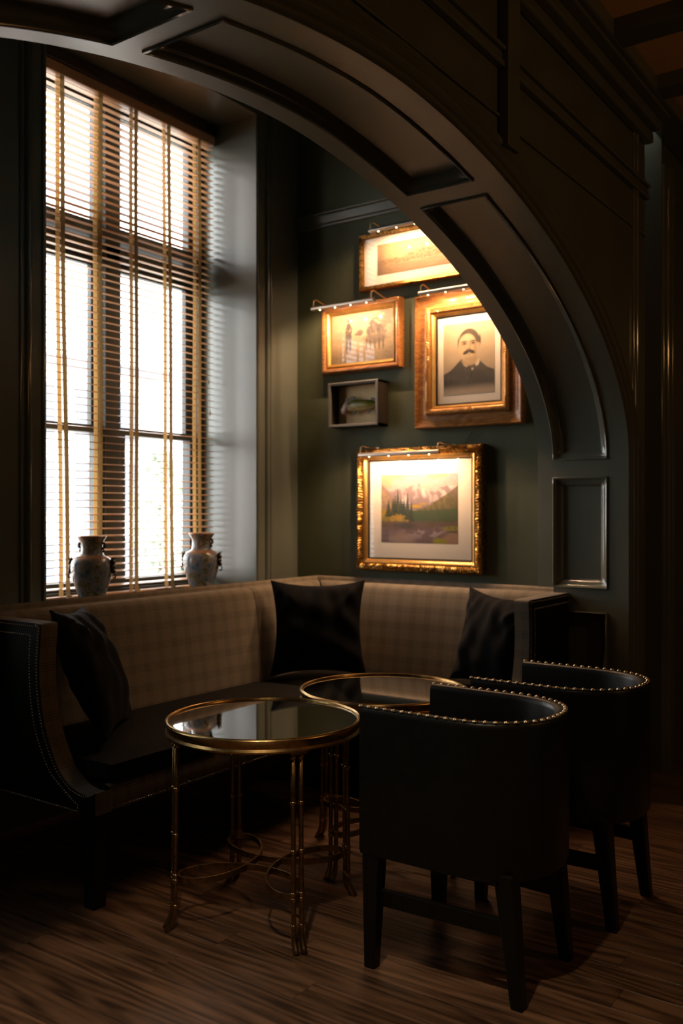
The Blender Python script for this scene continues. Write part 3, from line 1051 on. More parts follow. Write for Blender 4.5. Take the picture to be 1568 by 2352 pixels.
def round_table(loc, ang, label):
    root = thing('side_table', loc, label, 'table', None, R(ang))
    Rr = .366
    ring = [(.350, .722), (.3515, .730), (.355, .7325), (.3575, .7305), (.360, .7328), (.3645, .7305), (.3665, .7255), (.364, .721), (.362, .716), (.359, .708), (.358, .698), (.362, .694), (.366, .690), (.364, .684), (.350, .684), (.346, .690), (.350, .722)]
    MB().lathe(ring, n=96).build('rim', M['brass'], root, world=False, smooth=True, auto=50)
    MB().lathe([(0, .716), (.350, .716), (.3512, .7225), (.350, .7240), (0, .7240)], n=96).build('glass_top', M['tabletop'], root, world=False, smooth=True, auto=30)
    rings = (.66, .504, .339, .194, .176, .085)
    for q in range(4):
        a = q * PI / 2
        ca, sa = math.cos(a), math.sin(a)
        for sg in (-1, 1):
            off = sg * .0145

            def W(r_, z): return (r_ * ca - off * sa, r_ * sa + off * ca, z)
            mb = MB()
            pts = [W(.336, .686), W(.338, .504), W(.340, .339), W(.342, .19), W(.343, .085), W(.346, .05), W(.353, .028), W(.364, .012), W(.370, .0)]
            mb.tube(pts, [.0085, .0085, .0085, .0085, .0085, .0095, .0115, .0105, .012], 10)
            lg = mb.build('leg', M['brass_dark'], root, world=False, smooth=True)
            for z in rings:
                rr = .336 + .007 * (1 - z / .686)
                rm = RING_MESH.get('m')
                if rm is None:
                    o = MB().lathe([(.0085, -.007), (.0105, -.005), (.0118, -.002), (.0118, .002), (.0105, .005), (.0085, .007)], n=12).build('bamboo_ring', M['brass'], lg, world=False, smooth=True)
                    RING_MESH['m'] = o.data
                else:
                    o = bpy.data.objects.new('bamboo_ring', rm); COL.objects.link(o); o.parent = lg
                o.location = W(rr, z)
        cap = MB()
        cap.frustum((0.338 * ca, .338 * sa, .672), (.03 + .03 * abs(sa), .03 + .03 * abs(ca), 0), (.345 * ca, .345 * sa, .69), (.036 + .03 * abs(sa), .036 + .03 * abs(ca), 0))
        cap.build('bracket', M['brass_dark'], root, world=False)
    # looped ribbon stretcher: hypotrochoid with a loop inside every leg
    A, B = .1855, .1405
    P = []
    n = 240
    hh, tt = .011, .0035
    def hp(t): return Vector((A * math.cos(t) + B * math.cos(3 * t), A * math.sin(t) - B * math.sin(3 * t), 0))
    for k in range(n):
        t = 2 * PI * k / n
        p = hp(t); tg = (hp(t + .01) - hp(t - .01)).normalized(); nr = Vector((-tg.y, tg.x, 0))
        z = .178
        sec = [(-tt, -hh), (tt, -hh), (tt, hh * .8), (tt * .9, hh), (tt * .35, hh), (0, hh * .8), (-tt * .35, hh), (-tt * .9, hh), (-tt, hh * .8)]
        P.append([(p.x + nr.x * a, p.y + nr.y * a, z + b + 0.0006 * math.sin(2 * t)) for a, b in sec])
    MB().grid(P, closed_u=True, closed_v=True).build('stretcher', M['brass_dark'], root, world=False, smooth=True, auto=40)
    return root


round_table((-2.23, 2.655, 0), 239.6, 'round smoked-glass table with bamboo-style brass legs beside the nailhead armchair and window bench')
round_table((-2.171, 3.395, 0), 266, 'round smoked-glass brass table farther into the corner, nearer the picture wall')

# ------------------------------------------------------------------ tub armchairs
def armchair(label):
    root = thing('tub_armchair', (0, 0, 0), label, 'armchair', 'black leather tub chairs')
    HD, HW = .298, .256

    def path(off, n=56):
        w_ = HW - off; a_ = .285 - off; pts = []
        for k in range(10): pts.append((-HD + (HD + .013) * k / 10, -w_))
        for k in range(n + 1):
            t = -PI / 2 + PI * k / n
            c, s_ = math.cos(t), math.sin(t)
            pts.append((.013 + a_ * abs(c) ** (2 / 2.3), w_ * (1 if s_ > 0 else -1) * abs(s_) ** (2 / 2.3)))
        for k in range(1, 11): pts.append((.013 - (HD + .013) * k / 10, w_))
        return pts
    sec = [(.030, .372), (.006, .376), (.0, .39), (-.001, .60), (.0, .838), (.002, .850), (.008, .857), (.020, .860), (.032, .858), (.040, .852), (.044, .84), (.050, .70), (.056, .47), (.056, .372)]
    paths = [path(o) for o, z in sec]
    P = [[(paths[j][i][0], paths[j][i][1], sec[j][1]) for j in range(len(sec))] for i in range(len(paths[0]))]
    mb = MB().grid(P, closed_v=True)
    m = len(sec); L_ = len(P)
    mb.f.append(tuple(range(m))); mb.f.append(tuple((L_ - 1) * m + k for k in reversed(range(m))))
    recalc(mb.build('shell', M['leather'], root, world=False, smooth=True, auto=50))
    # inner back pad between two seams, its sheen put into a paler colour
    pp = [(path(.0455), .842), (path(.053), .70), (path(.0575), .50)]
    i0, i1 = 30, 46
    Pp = [[(p[i][0], p[i][1], z) for p, z in pp] for i in range(i0, i1)]
    o = recalc(MB().grid(Pp).build('inner_back', M['sheen_leather'], root, world=False, smooth=True))
    sm = o.modifiers.new('thick', 'SOLIDIFY'); sm.thickness = 0.003; sm.offset = 0
    # seat
    inner = path(.058)
    P = []
    for f, z in ((1.0, .37), (1.0, .46), (.985, .485), (.94, .497), (.6, .505), (.0, .508)):
        P.append([(-.02 + (x + .02) * f, y_ * f, z) for x, y_ in inner + [(-HD + .002, .10), (-HD + .002, 0), (-HD + .002, -.10)]])
    recalc(MB().grid(P, closed_v=True).build('seat', M['leather'], root, world=False, smooth=True, auto=60))
    MB().box(-.28, .18, -.225, .225, .366, .38).build('underframe', M['ebony'], root, world=False)
    for sx, sy in ((-1, -1), (-1, 1), (1, -1), (1, 1)):
        top = (-.262, sy * .218, .385) if sx < 0 else (.195, sy * .185, .40)
        bot = (-.268, sy * .226, 0) if sx < 0 else (.238, sy * .190, 0)
        mb = MB().frustum(bot, (.040, .040), top, (.064, .060))
        bevel(mb.build('leg', M['ebony'], root, world=False), .005)
    for sy in (-1, 1):
        mb = MB().box(-.25, .205, sy * .212 - .012, sy * .212 + .012, .205, .258)
        if True:
            mb.v = [(x, y_ * (1 if x < 0 else .89), z) for x, y_, z in mb.v]
        bevel(mb.build('stretcher', M['ebony'], root, world=False), .003)
    # nailheads along the rim
    mid = path(.010, 200)
    pts = path_points([(a, b, .858) for a, b in mid], .0315)
    prof = [(.0085, 0), (.0083, .0022), (.0070, .0048), (.0042, .0066), (0.0, .0072)]
    first = None
    for p in pts:
        if first is None:
            first = MB().lathe(prof, n=10).build('nailhead', M['nail'], root, world=False, smooth=True); o = first
        else:
            o = first.copy(); COL.objects.link(o); o.parent = root
        o.location = (p[0], p[1], p[2] - .0005)
    return root


def copy_tree(o, parent=None):
    c = o.copy(); COL.objects.link(c); c.parent = parent
    for ch in list(o.children): copy_tree(ch, c)
    return c


ch = armchair('black leather tub armchair with brass nailheads, pulled up to the table by the window bench')
ch2 = copy_tree(ch)
ch.location = (-1.400, 2.765, 0)
ch2.location = (-1.340, 3.443, 0)
ch2.rotation_euler = (0, 0, R(-0.6))
ch2['label'] = 'black leather tub armchair with brass nailheads, standing beside the arch pier'

# ------------------------------------------------------------------ pictures on the wall
def vnoise(u, v, su, sv, seed=0, octv=4):
    """smooth value noise on numpy arrays"""
    rg = np.random.default_rng(seed)
    T = rg.random((64, 64))
    out = 0; amp = 1; tot = 0
    for k in range(octv):
        x = u * su * 2 ** k; y_ = v * sv * 2 ** k
        xi = np.floor(x).astype(int); yi = np.floor(y_).astype(int)
        fx = x - xi; fy = y_ - yi
        fx = fx * fx * (3 - 2 * fx); fy = fy * fy * (3 - 2 * fy)
        g = lambda a, b: T[a % 64, b % 64]
        out = out + amp * ((g(xi, yi) * (1 - fx) + g(xi + 1, yi) * fx) * (1 - fy) + (g(xi, yi + 1) * (1 - fx) + g(xi + 1, yi + 1) * fx) * fy)
        tot += amp; amp *= .5
    return out / tot


def sstep(a, b, x):
    t = np.clip((x - a) / (b - a), 0, 1)
    return t * t * (3 - 2 * t)


def mixc(c, col, m):
    return c * (1 - m[..., None]) + np.array(col) * m[..., None]


def ell(u, v, cx, cy, rx, ry, soft=.15, rot=0.0):
    du, dv = u - cx, v - cy
    if rot:
        c, s = math.cos(rot), math.sin(rot)
        du, dv = du * c + dv * s, -du * s + dv * c
    return 1 - sstep(1 - soft, 1 + soft, np.sqrt((du / rx) ** 2 + (dv / ry) ** 2))


def paint_portrait(u, v):
    n = vnoise(u, v, 6, 8, 3)
    c = np.ones(u.shape + (3,)) * np.array((.46, .33, .19))
    c = mixc(c, (.60, .47, .30), ell(u, v, .5, .6, .75, .6, .8))
    c = mixc(c, (.30, .21, .12), ell(u, v, .78, .42, .3, .3, .9) * .5)
    c = mixc(c, (.33, .24, .14), ell(u, v, .2, .45, .25, .3, .9) * .45)
    # coat
    sh = .30 + .13 * np.clip(1 - np.abs(u - .52) / .5, 0, 1) ** .8 + .10 * ell(u, v, .5, v * 0 + 0, 0.25, 9, .6)
    coat = sstep(sh + .012, sh - .012, v)
    c = mixc(c, (.055, .048, .036), coat * .96)
    c = mixc(c, (.10, .085, .06), coat * sstep(.45, .7, n) * .6)
    lap = np.abs((u - .55) - (v - .25) * .5)
    c = mixc(c, (.025, .02, .016), coat * (1 - sstep(.0, .018, lap)) * (v > .12) * .7)
    lap = np.abs((u - .40) + (v - .40) * .55)
    c = mixc(c, (.12, .10, .07), coat * (1 - sstep(.0, .02, lap)) * (v > .30) * .7)
    c = mixc(c, (.03, .025, .018), coat * (1 - sstep(0, .012, np.abs(u - .145 - .05 * v))) * .7)
    # shirt collar and tie
    c = mixc(c, (.62, .52, .38), ell(u, v, .655, .44, .06, .055, .2, .5))
    c = mixc(c, (.55, .45, .32), ell(u, v, .44, .415, .05, .03, .3, -.6) * .8)
    c = mixc(c, (.10, .08, .06), ell(u, v, .585, .39, .05, .05, .25))
    c = mixc(c, (.55, .45, .35), ell(u, v, .575, .345, .02, .018, .3))
    # neck, head
    c = mixc(c, (.44, .31, .17), ell(u, v, .52, .47, .155, .075, .2))
    face = ell(u, v, .50, .665, .185, .205, .06)
    jaw = ell(u, v, .50, .575, .165, .125, .08)
    fm = np.maximum(face, jaw)
    hair = ell(u, v, .507, .70, .220, .212, .05) * sstep(.68, .73, v)
    hair = np.maximum(hair, ell(u, v, .712, .735, .030, .075, .3))
    hair = np.maximum(hair, ell(u, v, .305, .72, .022, .075, .3))
    c = mixc(c, (.085, .062, .036), hair)
    fl = np.maximum(ell(u, v, .478, .66, .182, .182, .05), jaw)
    c = mixc(c, (.56, .41, .23), fl)
    c = mixc(c, (.46, .32, .17), ell(u, v, .705, .66, .022, .045, .3))
    c = mixc(c, (.64, .48, .29), ell(u, v, .44, .76, .10, .05, .8) * .7)
    c = mixc(c, (.36, .24, .12), ell(u, v, .645, .62, .05, .14, .7) * .75 * fl)
    c = mixc(c, (.36, .24, .12), ell(u, v, .55, .49, .12, .035, .8) * .7)
    for ex in (.415, .585):
        c = mixc(c, (.30, .20, .10), ell(u, v, ex, .708, .062, .030, .7) * .8)
        c = mixc(c, (.07, .05, .03), ell(u, v, ex, .735, .066, .010, .5) * .85)
        c = mixc(c, (.05, .035, .02), ell(u, v, ex + .005, .706, .030, .011, .5))
    c = mixc(c, (.33, .22, .11), ell(u, v, .525, .67, .018, .06, .8) * .6)
    c = mixc(c, (.28, .18, .09), ell(u, v, .50, .625, .045, .014, .6) * .8)
    mu = np.maximum(ell(u, v, .455, .585, .068, .026, .25, .32), ell(u, v, .56, .588, .068, .026, .25, -.28))
    c = mixc(c, (.06, .042, .024), mu)
    c = mixc(c, (.38, .24, .13), ell(u, v, .505, .555, .035, .009, .5) * .7)
    c = mixc(c, (.55, .41, .24), ell(u, v, .50, .52, .06, .02, .8) * .5)
    c = c * (.9 + .2 * n)[..., None]
    fade = sstep(.16, .02, v + .03 * (n - .5))
    c = mixc(c, (.58, .45, .32), fade * .75)
    return c


def paint_mountain(u, v):
    n = vnoise(u, v, 10, 10, 5); n2 = vnoise(u, v, 30, 24, 6, 3); n3 = vnoise(u + .3 * v, v * .4, 26, 26, 8, 3)
    c = np.ones(u.shape + (3,)) * np.array((.50, .46, .42))
    c = mixc(c, (.34, .40, .46), sstep(.3, .9, u) * sstep(.8, 1, v) * .8)
    cl = sstep(.42, .62, vnoise(u, v, 4, 7, 9)) * sstep(.7, .85, v)
    c = mixc(c, (.66, .46, .24), cl * .85)
    # snowy range
    nr = vnoise(u, v * 0, 9, 1, 31, 4)
    ridge = .70 + .20 * nr + .05 * np.exp(-((u - .52) / .10) ** 2)
    mt = sstep(ridge + .006, ridge - .006, v)
    c = mixc(c, (.56, .44, .42), mt)
    gul = vnoise(u + .25 * v, v * .5, 16, 14, 33, 4)
    c = mixc(c, (.27, .19, .20), mt * sstep(.48, .60, gul) * .8)
    c = mixc(c, (.72, .62, .60), mt * sstep(.46, .38, gul) * .8)
    c = mixc(c, (.26, .19, .16), mt * sstep(.60, .53, v) * .6)
    # left rocky slope
    ls = sstep(.02, -.02, v - (.86 - u * 1.35 + .05 * (n - .5)))
    c = mixc(c, (.36, .24, .16), ls)
    c = mixc(c, (.50, .34, .20), ls * sstep(.5, .6, n2) * .6)
    # right green slopes
    r1 = sstep(.012, -.012, v - (.47 + .36 * np.clip((u - .42) / .58, 0, 1) ** 1.5 + .03 * (n - .5)))
    c = mixc(c, (.145, .125, .045), r1 * (u > .38))
    c = mixc(c, (.24, .17, .075), r1 * (u > .38) * sstep(.52, .62, n3) * .7)
    c = mixc(c, (.23, .15, .12), r1 * sstep(.78, 1.0, u) * sstep(.62, .75, v) * .8)
    r2 = sstep(.02, -.02, v - (.44 + .07 * u + .04 * (n - .5)))
    c = mixc(c, (.055, .10, .035), r2 * (u > .36) * .85)
    c = mixc(c, (.62, .36, .03), ell(u, v, .47, .535, .07, .022, .4))
    c = mixc(c, (.55, .33, .05), ell(u, v, .56, .57, .05, .015, .5) * .8)
    # yellow bank
    bank = sstep(.015, -.015, v - (.50 - .22 * u + .02 * (n - .5))) * sstep(.44, .36, u)
    c = mixc(c, (.52, .31, .035), bank)
    c = mixc(c, (.20, .18, .03), bank * sstep(.52, .60, n2) * .8)
    # conifers
    for tx, tb, tp, tw in ((.10, .40, .62, .05), (.16, .42, .66, .045), (.225, .44, .79, .042), (.265, .44, .68, .04), (.31, .42, .63, .04), (.355, .36, .73, .05), (.405, .30, .60, .045), (.19, .45, .70, .035), (.29, .45, .62, .03)):
        hh = np.clip((tp - v) / (tp - tb), 0, 1.05)
        wdt = tw * hh * (.75 + .35 * np.sin(v * 160) * .4) + .002
        tm = sstep(1.15, .85, np.abs(u - tx) / wdt) * (v < tp) * (v > tb - .02)
        c = mixc(c, (.035, .055, .022), tm * .93)
    # lake
    lk = sstep(.33, .29, v + .012 * (n - .5))
    c = mixc(c, (.15, .095, .06), lk)
    c = mixc(c, (.20, .12, .12), lk * sstep(.27, .15, v))
    c = mixc(c, (.42, .32, .32), lk * ell(u, v, .60, .15, .30, .07, .8) * sstep(.48, .60, vnoise(u, v * .6, 10, 30, 12, 3)))
    c = mixc(c, (.44, .30, .23), lk * ell(u, v, .28, .05, .16, .09, .5) * .8)
    c = mixc(c, (.055, .045, .03), lk * ell(u, v, .33, .25, .12, .05, .7) * .7)
    c = mixc(c, (.28, .26, .02), ell(u, v, .93, .215, .11, .035, .4) * sstep(.35, .5, n2 + .1))
    c = mixc(c, (.10, .07, .03), ell(u, v, .95, .165, .12, .016, .5) * .8)
    c = mixc(c, (.44, .25, .15), ell(u, v, .95, .055, .14, .09, .4) * .9)
    c = mixc(c, (.36, .33, .015), ell(u, v, .77, .03, .09, .045, .3))
    return c * (.9 + .2 * n2)[..., None]


def paint_riders(u, v):
    n = vnoise(u, v, 9, 8, 15); n2 = vnoise(u, v, 34, 26, 16, 3)
    c = np.ones(u.shape + (3,)) * np.array((.50, .37, .21))
    c = mixc(c, (.40, .28, .15), sstep(.45, .2, v))
    # far town
    c = mixc(c, (.34, .25, .14), sstep(.53, .50, v) * sstep(.40, .44, v) * sstep(.4, .55, n2) * .8)
    # trees behind on the right
    tr = ell(u, v, .88, .75, .22, .32, .5) * sstep(.38, .55, vnoise(u, v, 12, 12, 18))
    c = mixc(c, (.16, .11, .06), tr * .8)
    D = (.065, .045, .028)
    # left rider: hat, head, torso, horse
    c = mixc(c, (.42, .32, .2), ell(u, v, .17, .58, .08, .05, .6))
    c = mixc(c, D, ell(u, v, .283, .845, .036, .008, .3)); c = mixc(c, D, ell(u, v, .283, .858, .021, .020, .3))
    c = mixc(c, (.36, .24, .13), ell(u, v, .284, .822, .015, .022, .3))
    c = mixc(c, D, ell(u, v, .282, .738, .036, .078, .15))
    c = mixc(c, D, ell(u, v, .318, .715, .014, .055, .25, .35)); c = mixc(c, D, ell(u, v, .250, .720, .013, .055, .25, -.3))
    c = mixc(c, D, ell(u, v, .315, .60, .016, .075, .25, -.15)); c = mixc(c, D, ell(u, v, .245, .60, .014, .075, .25, .12))
    c = mixc(c, (.10, .07, .042), ell(u, v, .28, .545, .052, .10, .15))
    c = mixc(c, D, ell(u, v, .272, .615, .024, .055, .2, .2)); c = mixc(c, D, ell(u, v, .262, .545, .015, .05, .25, .1))
    c = mixc(c, (.30, .21, .13), ell(u, v, .268, .60, .006, .04, .4) * .8)
    for lx, lb in ((.245, .22), (.263, .18), (.30, .24), (.315, .28)):
        c = mixc(c, D, ell(u, v, lx, (lb + .48) / 2, .010, (.48 - lb) / 2 + .03, .25))
    # middle horse head
    c = mixc(c, (.12, .085, .05), ell(u, v, .465, .60, .055, .055, .3, .5)); c = mixc(c, (.12, .085, .05), ell(u, v, .43, .56, .06, .025, .4, -.3))
    # group of men on the right
    for cx, cy_, sc in ((.62, .60, 1.0), (.70, .66, 1.15), (.78, .62, 1.0), (.66, .75, .8)):
        c = mixc(c, D, ell(u, v, cx, cy_, .052 * sc, .10 * sc, .25) * .93)
        c = mixc(c, (.40, .28, .16), ell(u, v, cx, cy_ + .125 * sc, .018 * sc, .026 * sc, .3))
        c = mixc(c, D, ell(u, v, cx, cy_ + .155 * sc, .034 * sc, .012 * sc, .3))
        c = mixc(c, (.32, .22, .13), ell(u, v, cx + .02, cy_ - .06, .012, .07, .5) * .6)
    c = mixc(c, (.13, .09, .055), ell(u, v, .70, .44, .17, .10, .3) * .85)
    for lx in (.57, .63, .70, .77, .83):
        c = mixc(c, D, ell(u, v, lx, .34, .013, .12, .3) * .85)
    c = mixc(c, (.22, .16, .09), sstep(.30, .1, v) * n * .7)
    return c * (.85 + .3 * n2)[..., None]


def paint_field(u, v):
    n = vnoise(u, v, 14, 6, 21); n2 = vnoise(u, v, 60, 24, 22, 3)
    c = np.ones(u.shape + (3,)) * np.array((.62, .44, .22))
    tl = .40 + .16 * n + .20 * ell(u, v, .62, .5, .20, .5, .9)
    t = sstep(tl + .02, tl - .02, v) * sstep(.30, .34, v)
    c = mixc(c, (.36, .22, .10), t * (.5 + .5 * n2))
    c = mixc(c, (.22, .13, .06), t * sstep(.52, .62, n2) * .7)
    for bx in (.40, .47, .56, .71, .80):
        c = mixc(c, (.62, .46, .27), ell(u, v, bx, .335, .022, .02, .3) * .8)
        c = mixc(c, (.26, .15, .07), ell(u, v, bx, .365, .026, .012, .3) * .8)
    c = mixc(c, (.42, .27, .14), sstep(.32, .30, v))
    c = mixc(c, (.48, .32, .17), sstep(.32, .30, v) * sstep(.45, .6, vnoise(u, v, 8, 30, 23)))
    c = mixc(c, (.30, .19, .11), ell(u, v, .03, .3, .05, .5, .8) * .7)
    return c


def print_mesh(name, x0, x1, z0, z1, yv, nx, nz, fn, parent, dens=.72):
    us = np.linspace(0, 1, nx + 1); vs_ = np.linspace(0, 1, nz + 1)
    U, V = np.meshgrid(us, vs_, indexing='ij')
    C = np.clip(fn(U, V) * dens, 0, 1).reshape(-1, 3)
    P = [[(x0 + (x1 - x0) * a, yv, z0 + (z1 - z0) * b) for b in vs_] for a in us]
    o = MB().grid(P).build(name, M['print'], parent)
    at = o.data.color_attributes.new('ink', 'FLOAT_COLOR', 'POINT')
    at.data.foreach_set('color', np.c_[C, np.ones(len(C))].astype(np.float32).ravel())
    return o


def frame_ring(name, rect, prof, mat, root, yback, disp=None, step=.02, smooth=True):
    x0, x1, z0, z1 = rect
    surf = lambda a, b, d: (a, yback - d, b)
    na = max(2, int((x1 - x0) / step)); nb = max(2, int((z1 - z0) / step))
    mb = MB().grid(panel_loops(surf, x0, x1, z0, z1, prof, na, nb, disp), closed_v=True)
    return recalc(mb.build(name, mat, root, smooth=smooth, auto=42))


def board(name, x0, x1, z0, z1, y0, y1, mat, root):
    return MB().box(x0, x1, y0, y1, z0, z1).build(name, mat, root)


def picture(name, rect, label, cat='picture'):
    return thing(name, ((rect[0] + rect[1]) / 2, YP, rect[2]), label, cat)


def leafy(amp, per):
    def f(a, b, o):
        s = a + b * 1.0
        t = a - b
        return amp * (0.55 * math.sin(2 * PI * s / per + 60 * o) * math.cos(2 * PI * t / per * 1.0 - 40 * o) + .45 * math.sin(2 * PI * s / per * 2.3 + 110 * o))
    return f


# 1. field photograph, top
r_ = (-3.244, -2.36, 2.885, 3.237)
p = picture('framed_photograph', r_, 'wide sepia landscape photograph in a thin gilt frame, highest on the wall', 'picture')
frame_ring('frame', r_, [(0, 0), (0, .040), (.006, .048), (.018, .045), (.026, .040), (.028, .022)], M['gold'], p, YP, leafy(.0022, .018), .006)
board('mount', r_[0] + .026, r_[1] - .026, r_[2] + .026, r_[3] - .026, YP - .020, YP - .012, M['linen'], p)
print_mesh('print', r_[0] + .125, r_[1] - .125, r_[2] + .085, r_[3] - .075, YP - .0212, 150, 50, paint_field, p, .6)
board('glass', r_[0] + .026, r_[1] - .026, r_[2] + .026, r_[3] - .026, YP - .029, YP - .027, M['pglass'], p)

# 2. riders
r_ = (-3.521, -2.937, 2.388, 2.814)
p = picture('framed_photograph', r_, 'old photograph of riders on horses in a stepped gilt wood frame', 'picture')
frame_ring('frame', r_, [(0, 0), (0, .055), (.004, .061), (.012, .064), (.024, .060), (.030, .048), (.034, .044)], M['oak'], p, YP)
frame_ring('gilt_slip', (r_[0] + .033, r_[1] - .033, r_[2] + .033, r_[3] - .033), [(0, .03), (0, .052), (.008, .056), (.016, .050), (.024, .036), (.026, .02)], M['gold_thin'], p, YP)
board('backing', r_[0] + .02, r_[1] - .02, r_[2] + .02, r_[3] - .02, YP - .026, YP - .004, M['black'], p)
print_mesh('print', r_[0] + .055, r_[1] - .055, r_[2] + .055, r_[3] - .055, YP - .0275, 130, 95, paint_riders, p, .58)
board('glass', r_[0] + .05, r_[1] - .05, r_[2] + .05, r_[3] - .05, YP - .037, YP - .035, M['pglass'], p)

# 3. portrait
r_ = (-2.826, -2.134, 1.998, 2.790)
p = picture('framed_portrait', r_, 'sepia bust portrait of a moustached man in a wide golden oak frame', 'picture')
frame_ring('frame', r_, [(0, 0), (0, .060), (.006, .066), (.016, .064), (.026, .055), (.060, .050), (.072, .054), (.078, .052)], M['oak'], p, YP)
frame_ring('carved_band', (r_[0] + .077, r_[1] - .077, r_[2] + .077, r_[3] - .077), [(0, .04), (0, .074), (.005, .080), (.012, .082), (.022, .080), (.032, .074), (.036, .064), (.038, .03)], M['oakgilt'], p, YP,
           lambda a, b, o: (.0042 * math.sin(2 * PI * (a + b) / .028 + 90 * o) * math.sin(2 * PI * (a - b) / .028) if .004 < o < .033 else 0), .007)
frame_ring('dark_slip', (r_[0] + .114, r_[1] - .114, r_[2] + .114, r_[3] - .114), [(0, .055), (.004, .060), (.012, .050), (.022, .034), (.024, .028)], M['gold_thin'], p, YP)
frame_ring('bead', (r_[0] + .134, r_[1] - .134, r_[2] + .134, r_[3] - .134), [(0, .028), (0, .037), (.004, .040), (.008, .036), (.009, .026)], M['black'], p, YP, lambda a, b, o: .0018 * math.sin(2 * PI * (a + b) / .012), .004)
board('mount', r_[0] + .12, r_[1] - .12, r_[2] + .12, r_[3] - .12, YP - .030, YP - .010, M['linen'], p)
print_mesh('print', r_[0] + .181, r_[1] - .181, r_[2] + .190, r_[3] - .185, YP - .0315, 110, 145, paint_portrait, p, .9)
board('glass', r_[0] + .125, r_[1] - .125, r_[2] + .125, r_[3] - .125, YP - .0345, YP - .033, M['pglass'], p)

# 4. fish in a shadow box
r_ = (-3.427, -3.055, 2.033, 2.313)
D = .118
p = picture('shadow_box', r_, 'small deep grey shadow box holding a green fish', 'shadow box')
mb = MB()
t = .014
mb.box(r_[0], r_[1], YP - D + .006, YP, r_[2], r_[2] + t).box(r_[0], r_[1], YP - D + .006, YP, r_[3] - t, r_[3])
mb.box(r_[0], r_[0] + t, YP - D + .006, YP, r_[2], r_[3]).box(r_[1] - t, r_[1], YP - D + .006, YP, r_[2], r_[3])
mb.build('box_side', M['boxdark'], p)
frame_ring('frame', r_, [(0, D - .012), (0, D), (.004, D + .003), (.014, D + .002), (.018, D - .002), (.018, D - .012)], M['boxgrey'], p, YP)
board('back_board', r_[0] + .01, r_[1] - .01, r_[2] + .01, r_[3] - .01, YP - .02, YP - .012, basic('straw_backing', (.80, .62, .36), .85, noise=.08, nscale=14), p)
# the fish itself: lofted body, gaping pale mouth, fins
fr = thing('mounted_fish', (-3.20, YP - .055, 2.165), 'small green mounted fish with pale gaping mouth inside the shadow box', 'fish')
secs = [(-.118, .018, .000, .010), (-.108, .030, .000, .018), (-.090, .033, .002, .024), (-.065, .036, .004, .028), (-.02, .036, .004, .027), (.03, .034, .003, .024), (.07, .026, .003, .017), (.098, .014, .003, .009), (.112, .011, .003, .005), (.128, .022, .003, .003), (.136, .026, .003, .0015)]
P = []; C = []
for x, h, zc, wd in smooth_poly(secs, 3):
    row = []
    for k in range(18):
        q = 2 * PI * k / 18
        row.append((-3.20 + x, YP - .055 + wd * math.cos(q), 2.165 + zc + h * math.sin(q)))
        s = math.sin(q)
        c = np.array((.10, .11, .012)) if s > .3 else (np.array((.22, .19, .02)) if s > -.4 else np.array((.46, .38, .16)))
        c = c * (.75 + .5 * random.random())
        if x < -.098: c = np.array((.62, .50, .42))
        C.append((*c, 1))
    P.append(row)
o = MB().grid(P, closed_v=True).build('body', M['fish'], fr, smooth=True)
at = o.data.color_attributes.new('ink', 'FLOAT_COLOR', 'POINT'); at.data.foreach_set('color', np.array(C, dtype=np.float32).ravel())
mfin = basic('olive_fin', (.07, .055, .015), .5)
mpale = basic('pale_mouth', (.62, .52, .47), .4, noise=.15, nscale=60)
mb = MB().tube([(-3.305, YP - .058, 2.195), (-3.327, YP - .062, 2.165), (-3.345, YP - .060, 2.138), (-3.352, YP - .058, 2.122)], [.016, .022, .023, .012], 10)
mb.build('mouth', mpale, fr, smooth=True)


def fin(pts, th=.003):
    mb = MB(); n = len(pts)
    mb.add([(x, YP - .055 - th, z) for x, z in pts] + [(x, YP - .055 + th, z) for x, z in pts], [tuple(range(n)), tuple(reversed(range(n, 2 * n)))] + [(i, (i + 1) % n, (i + 1) % n + n, i + n) for i in range(n)])
    recalc(mb.build('fin', mfin, fr))


fin([(-3.292, 2.195), (-3.302, 2.222), (-3.285, 2.232), (-3.268, 2.228), (-3.262, 2.20)])
fin([(-3.325, 2.19), (-3.336, 2.208), (-3.325, 2.226), (-3.312, 2.215), (-3.312, 2.195)])
fin([(-3.262, 2.140), (-3.288, 2.120), (-3.282, 2.110), (-3.262, 2.118), (-3.250, 2.138)])
fin([(-3.165, 2.135), (-3.172, 2.112), (-3.160, 2.110), (-3.150, 2.136)])
fin([(-3.15, 2.197), (-3.135, 2.212), (-3.115, 2.205), (-3.11, 2.192)])

# 5. mountain lake in the heavy gilt frame
r_ = (-3.252, -2.381, 1.137, 1.894)
p = picture('framed_landscape', r_, 'mountain lake landscape print with wide pale mount in a heavy carved gilt frame', 'picture')
frame_ring('frame', r_, [(0, 0), (.002, .050), (.006, .062), (.014, .070), (.024, .072), (.034, .066), (.042, .056), (.046, .050)], M['gold'], p, YP, leafy(.010, .034), .005)
frame_ring('gilt_slip', (r_[0] + .046, r_[1] - .046, r_[2] + .046, r_[3] - .046), [(0, .03), (0, .052), (.006, .056), (.016, .052), (.026, .040), (.028, .026)], M['gold_thin'], p, YP)
frame_ring('dark_slip', (r_[0] + .072, r_[1] - .072, r_[2] + .072, r_[3] - .072), [(0, .026), (0, .034), (.006, .036), (.010, .030), (.011, .020)], M['black'], p, YP)
board('mount', r_[0] + .07, r_[1] - .07, r_[2] + .07, r_[3] - .07, YP - .024, YP - .010, M['linen'], p)
print_mesh('print', r_[0] + .165, r_[1] - .172, r_[2] + .175, r_[3] - .165, YP - .0252, 170, 150, paint_mountain, p)
board('glass', r_[0] + .075, r_[1] - .075, r_[2] + .075, r_[3] - .075, YP - .0300, YP - .0285, M['pglass'], p)
wr_ = MB()
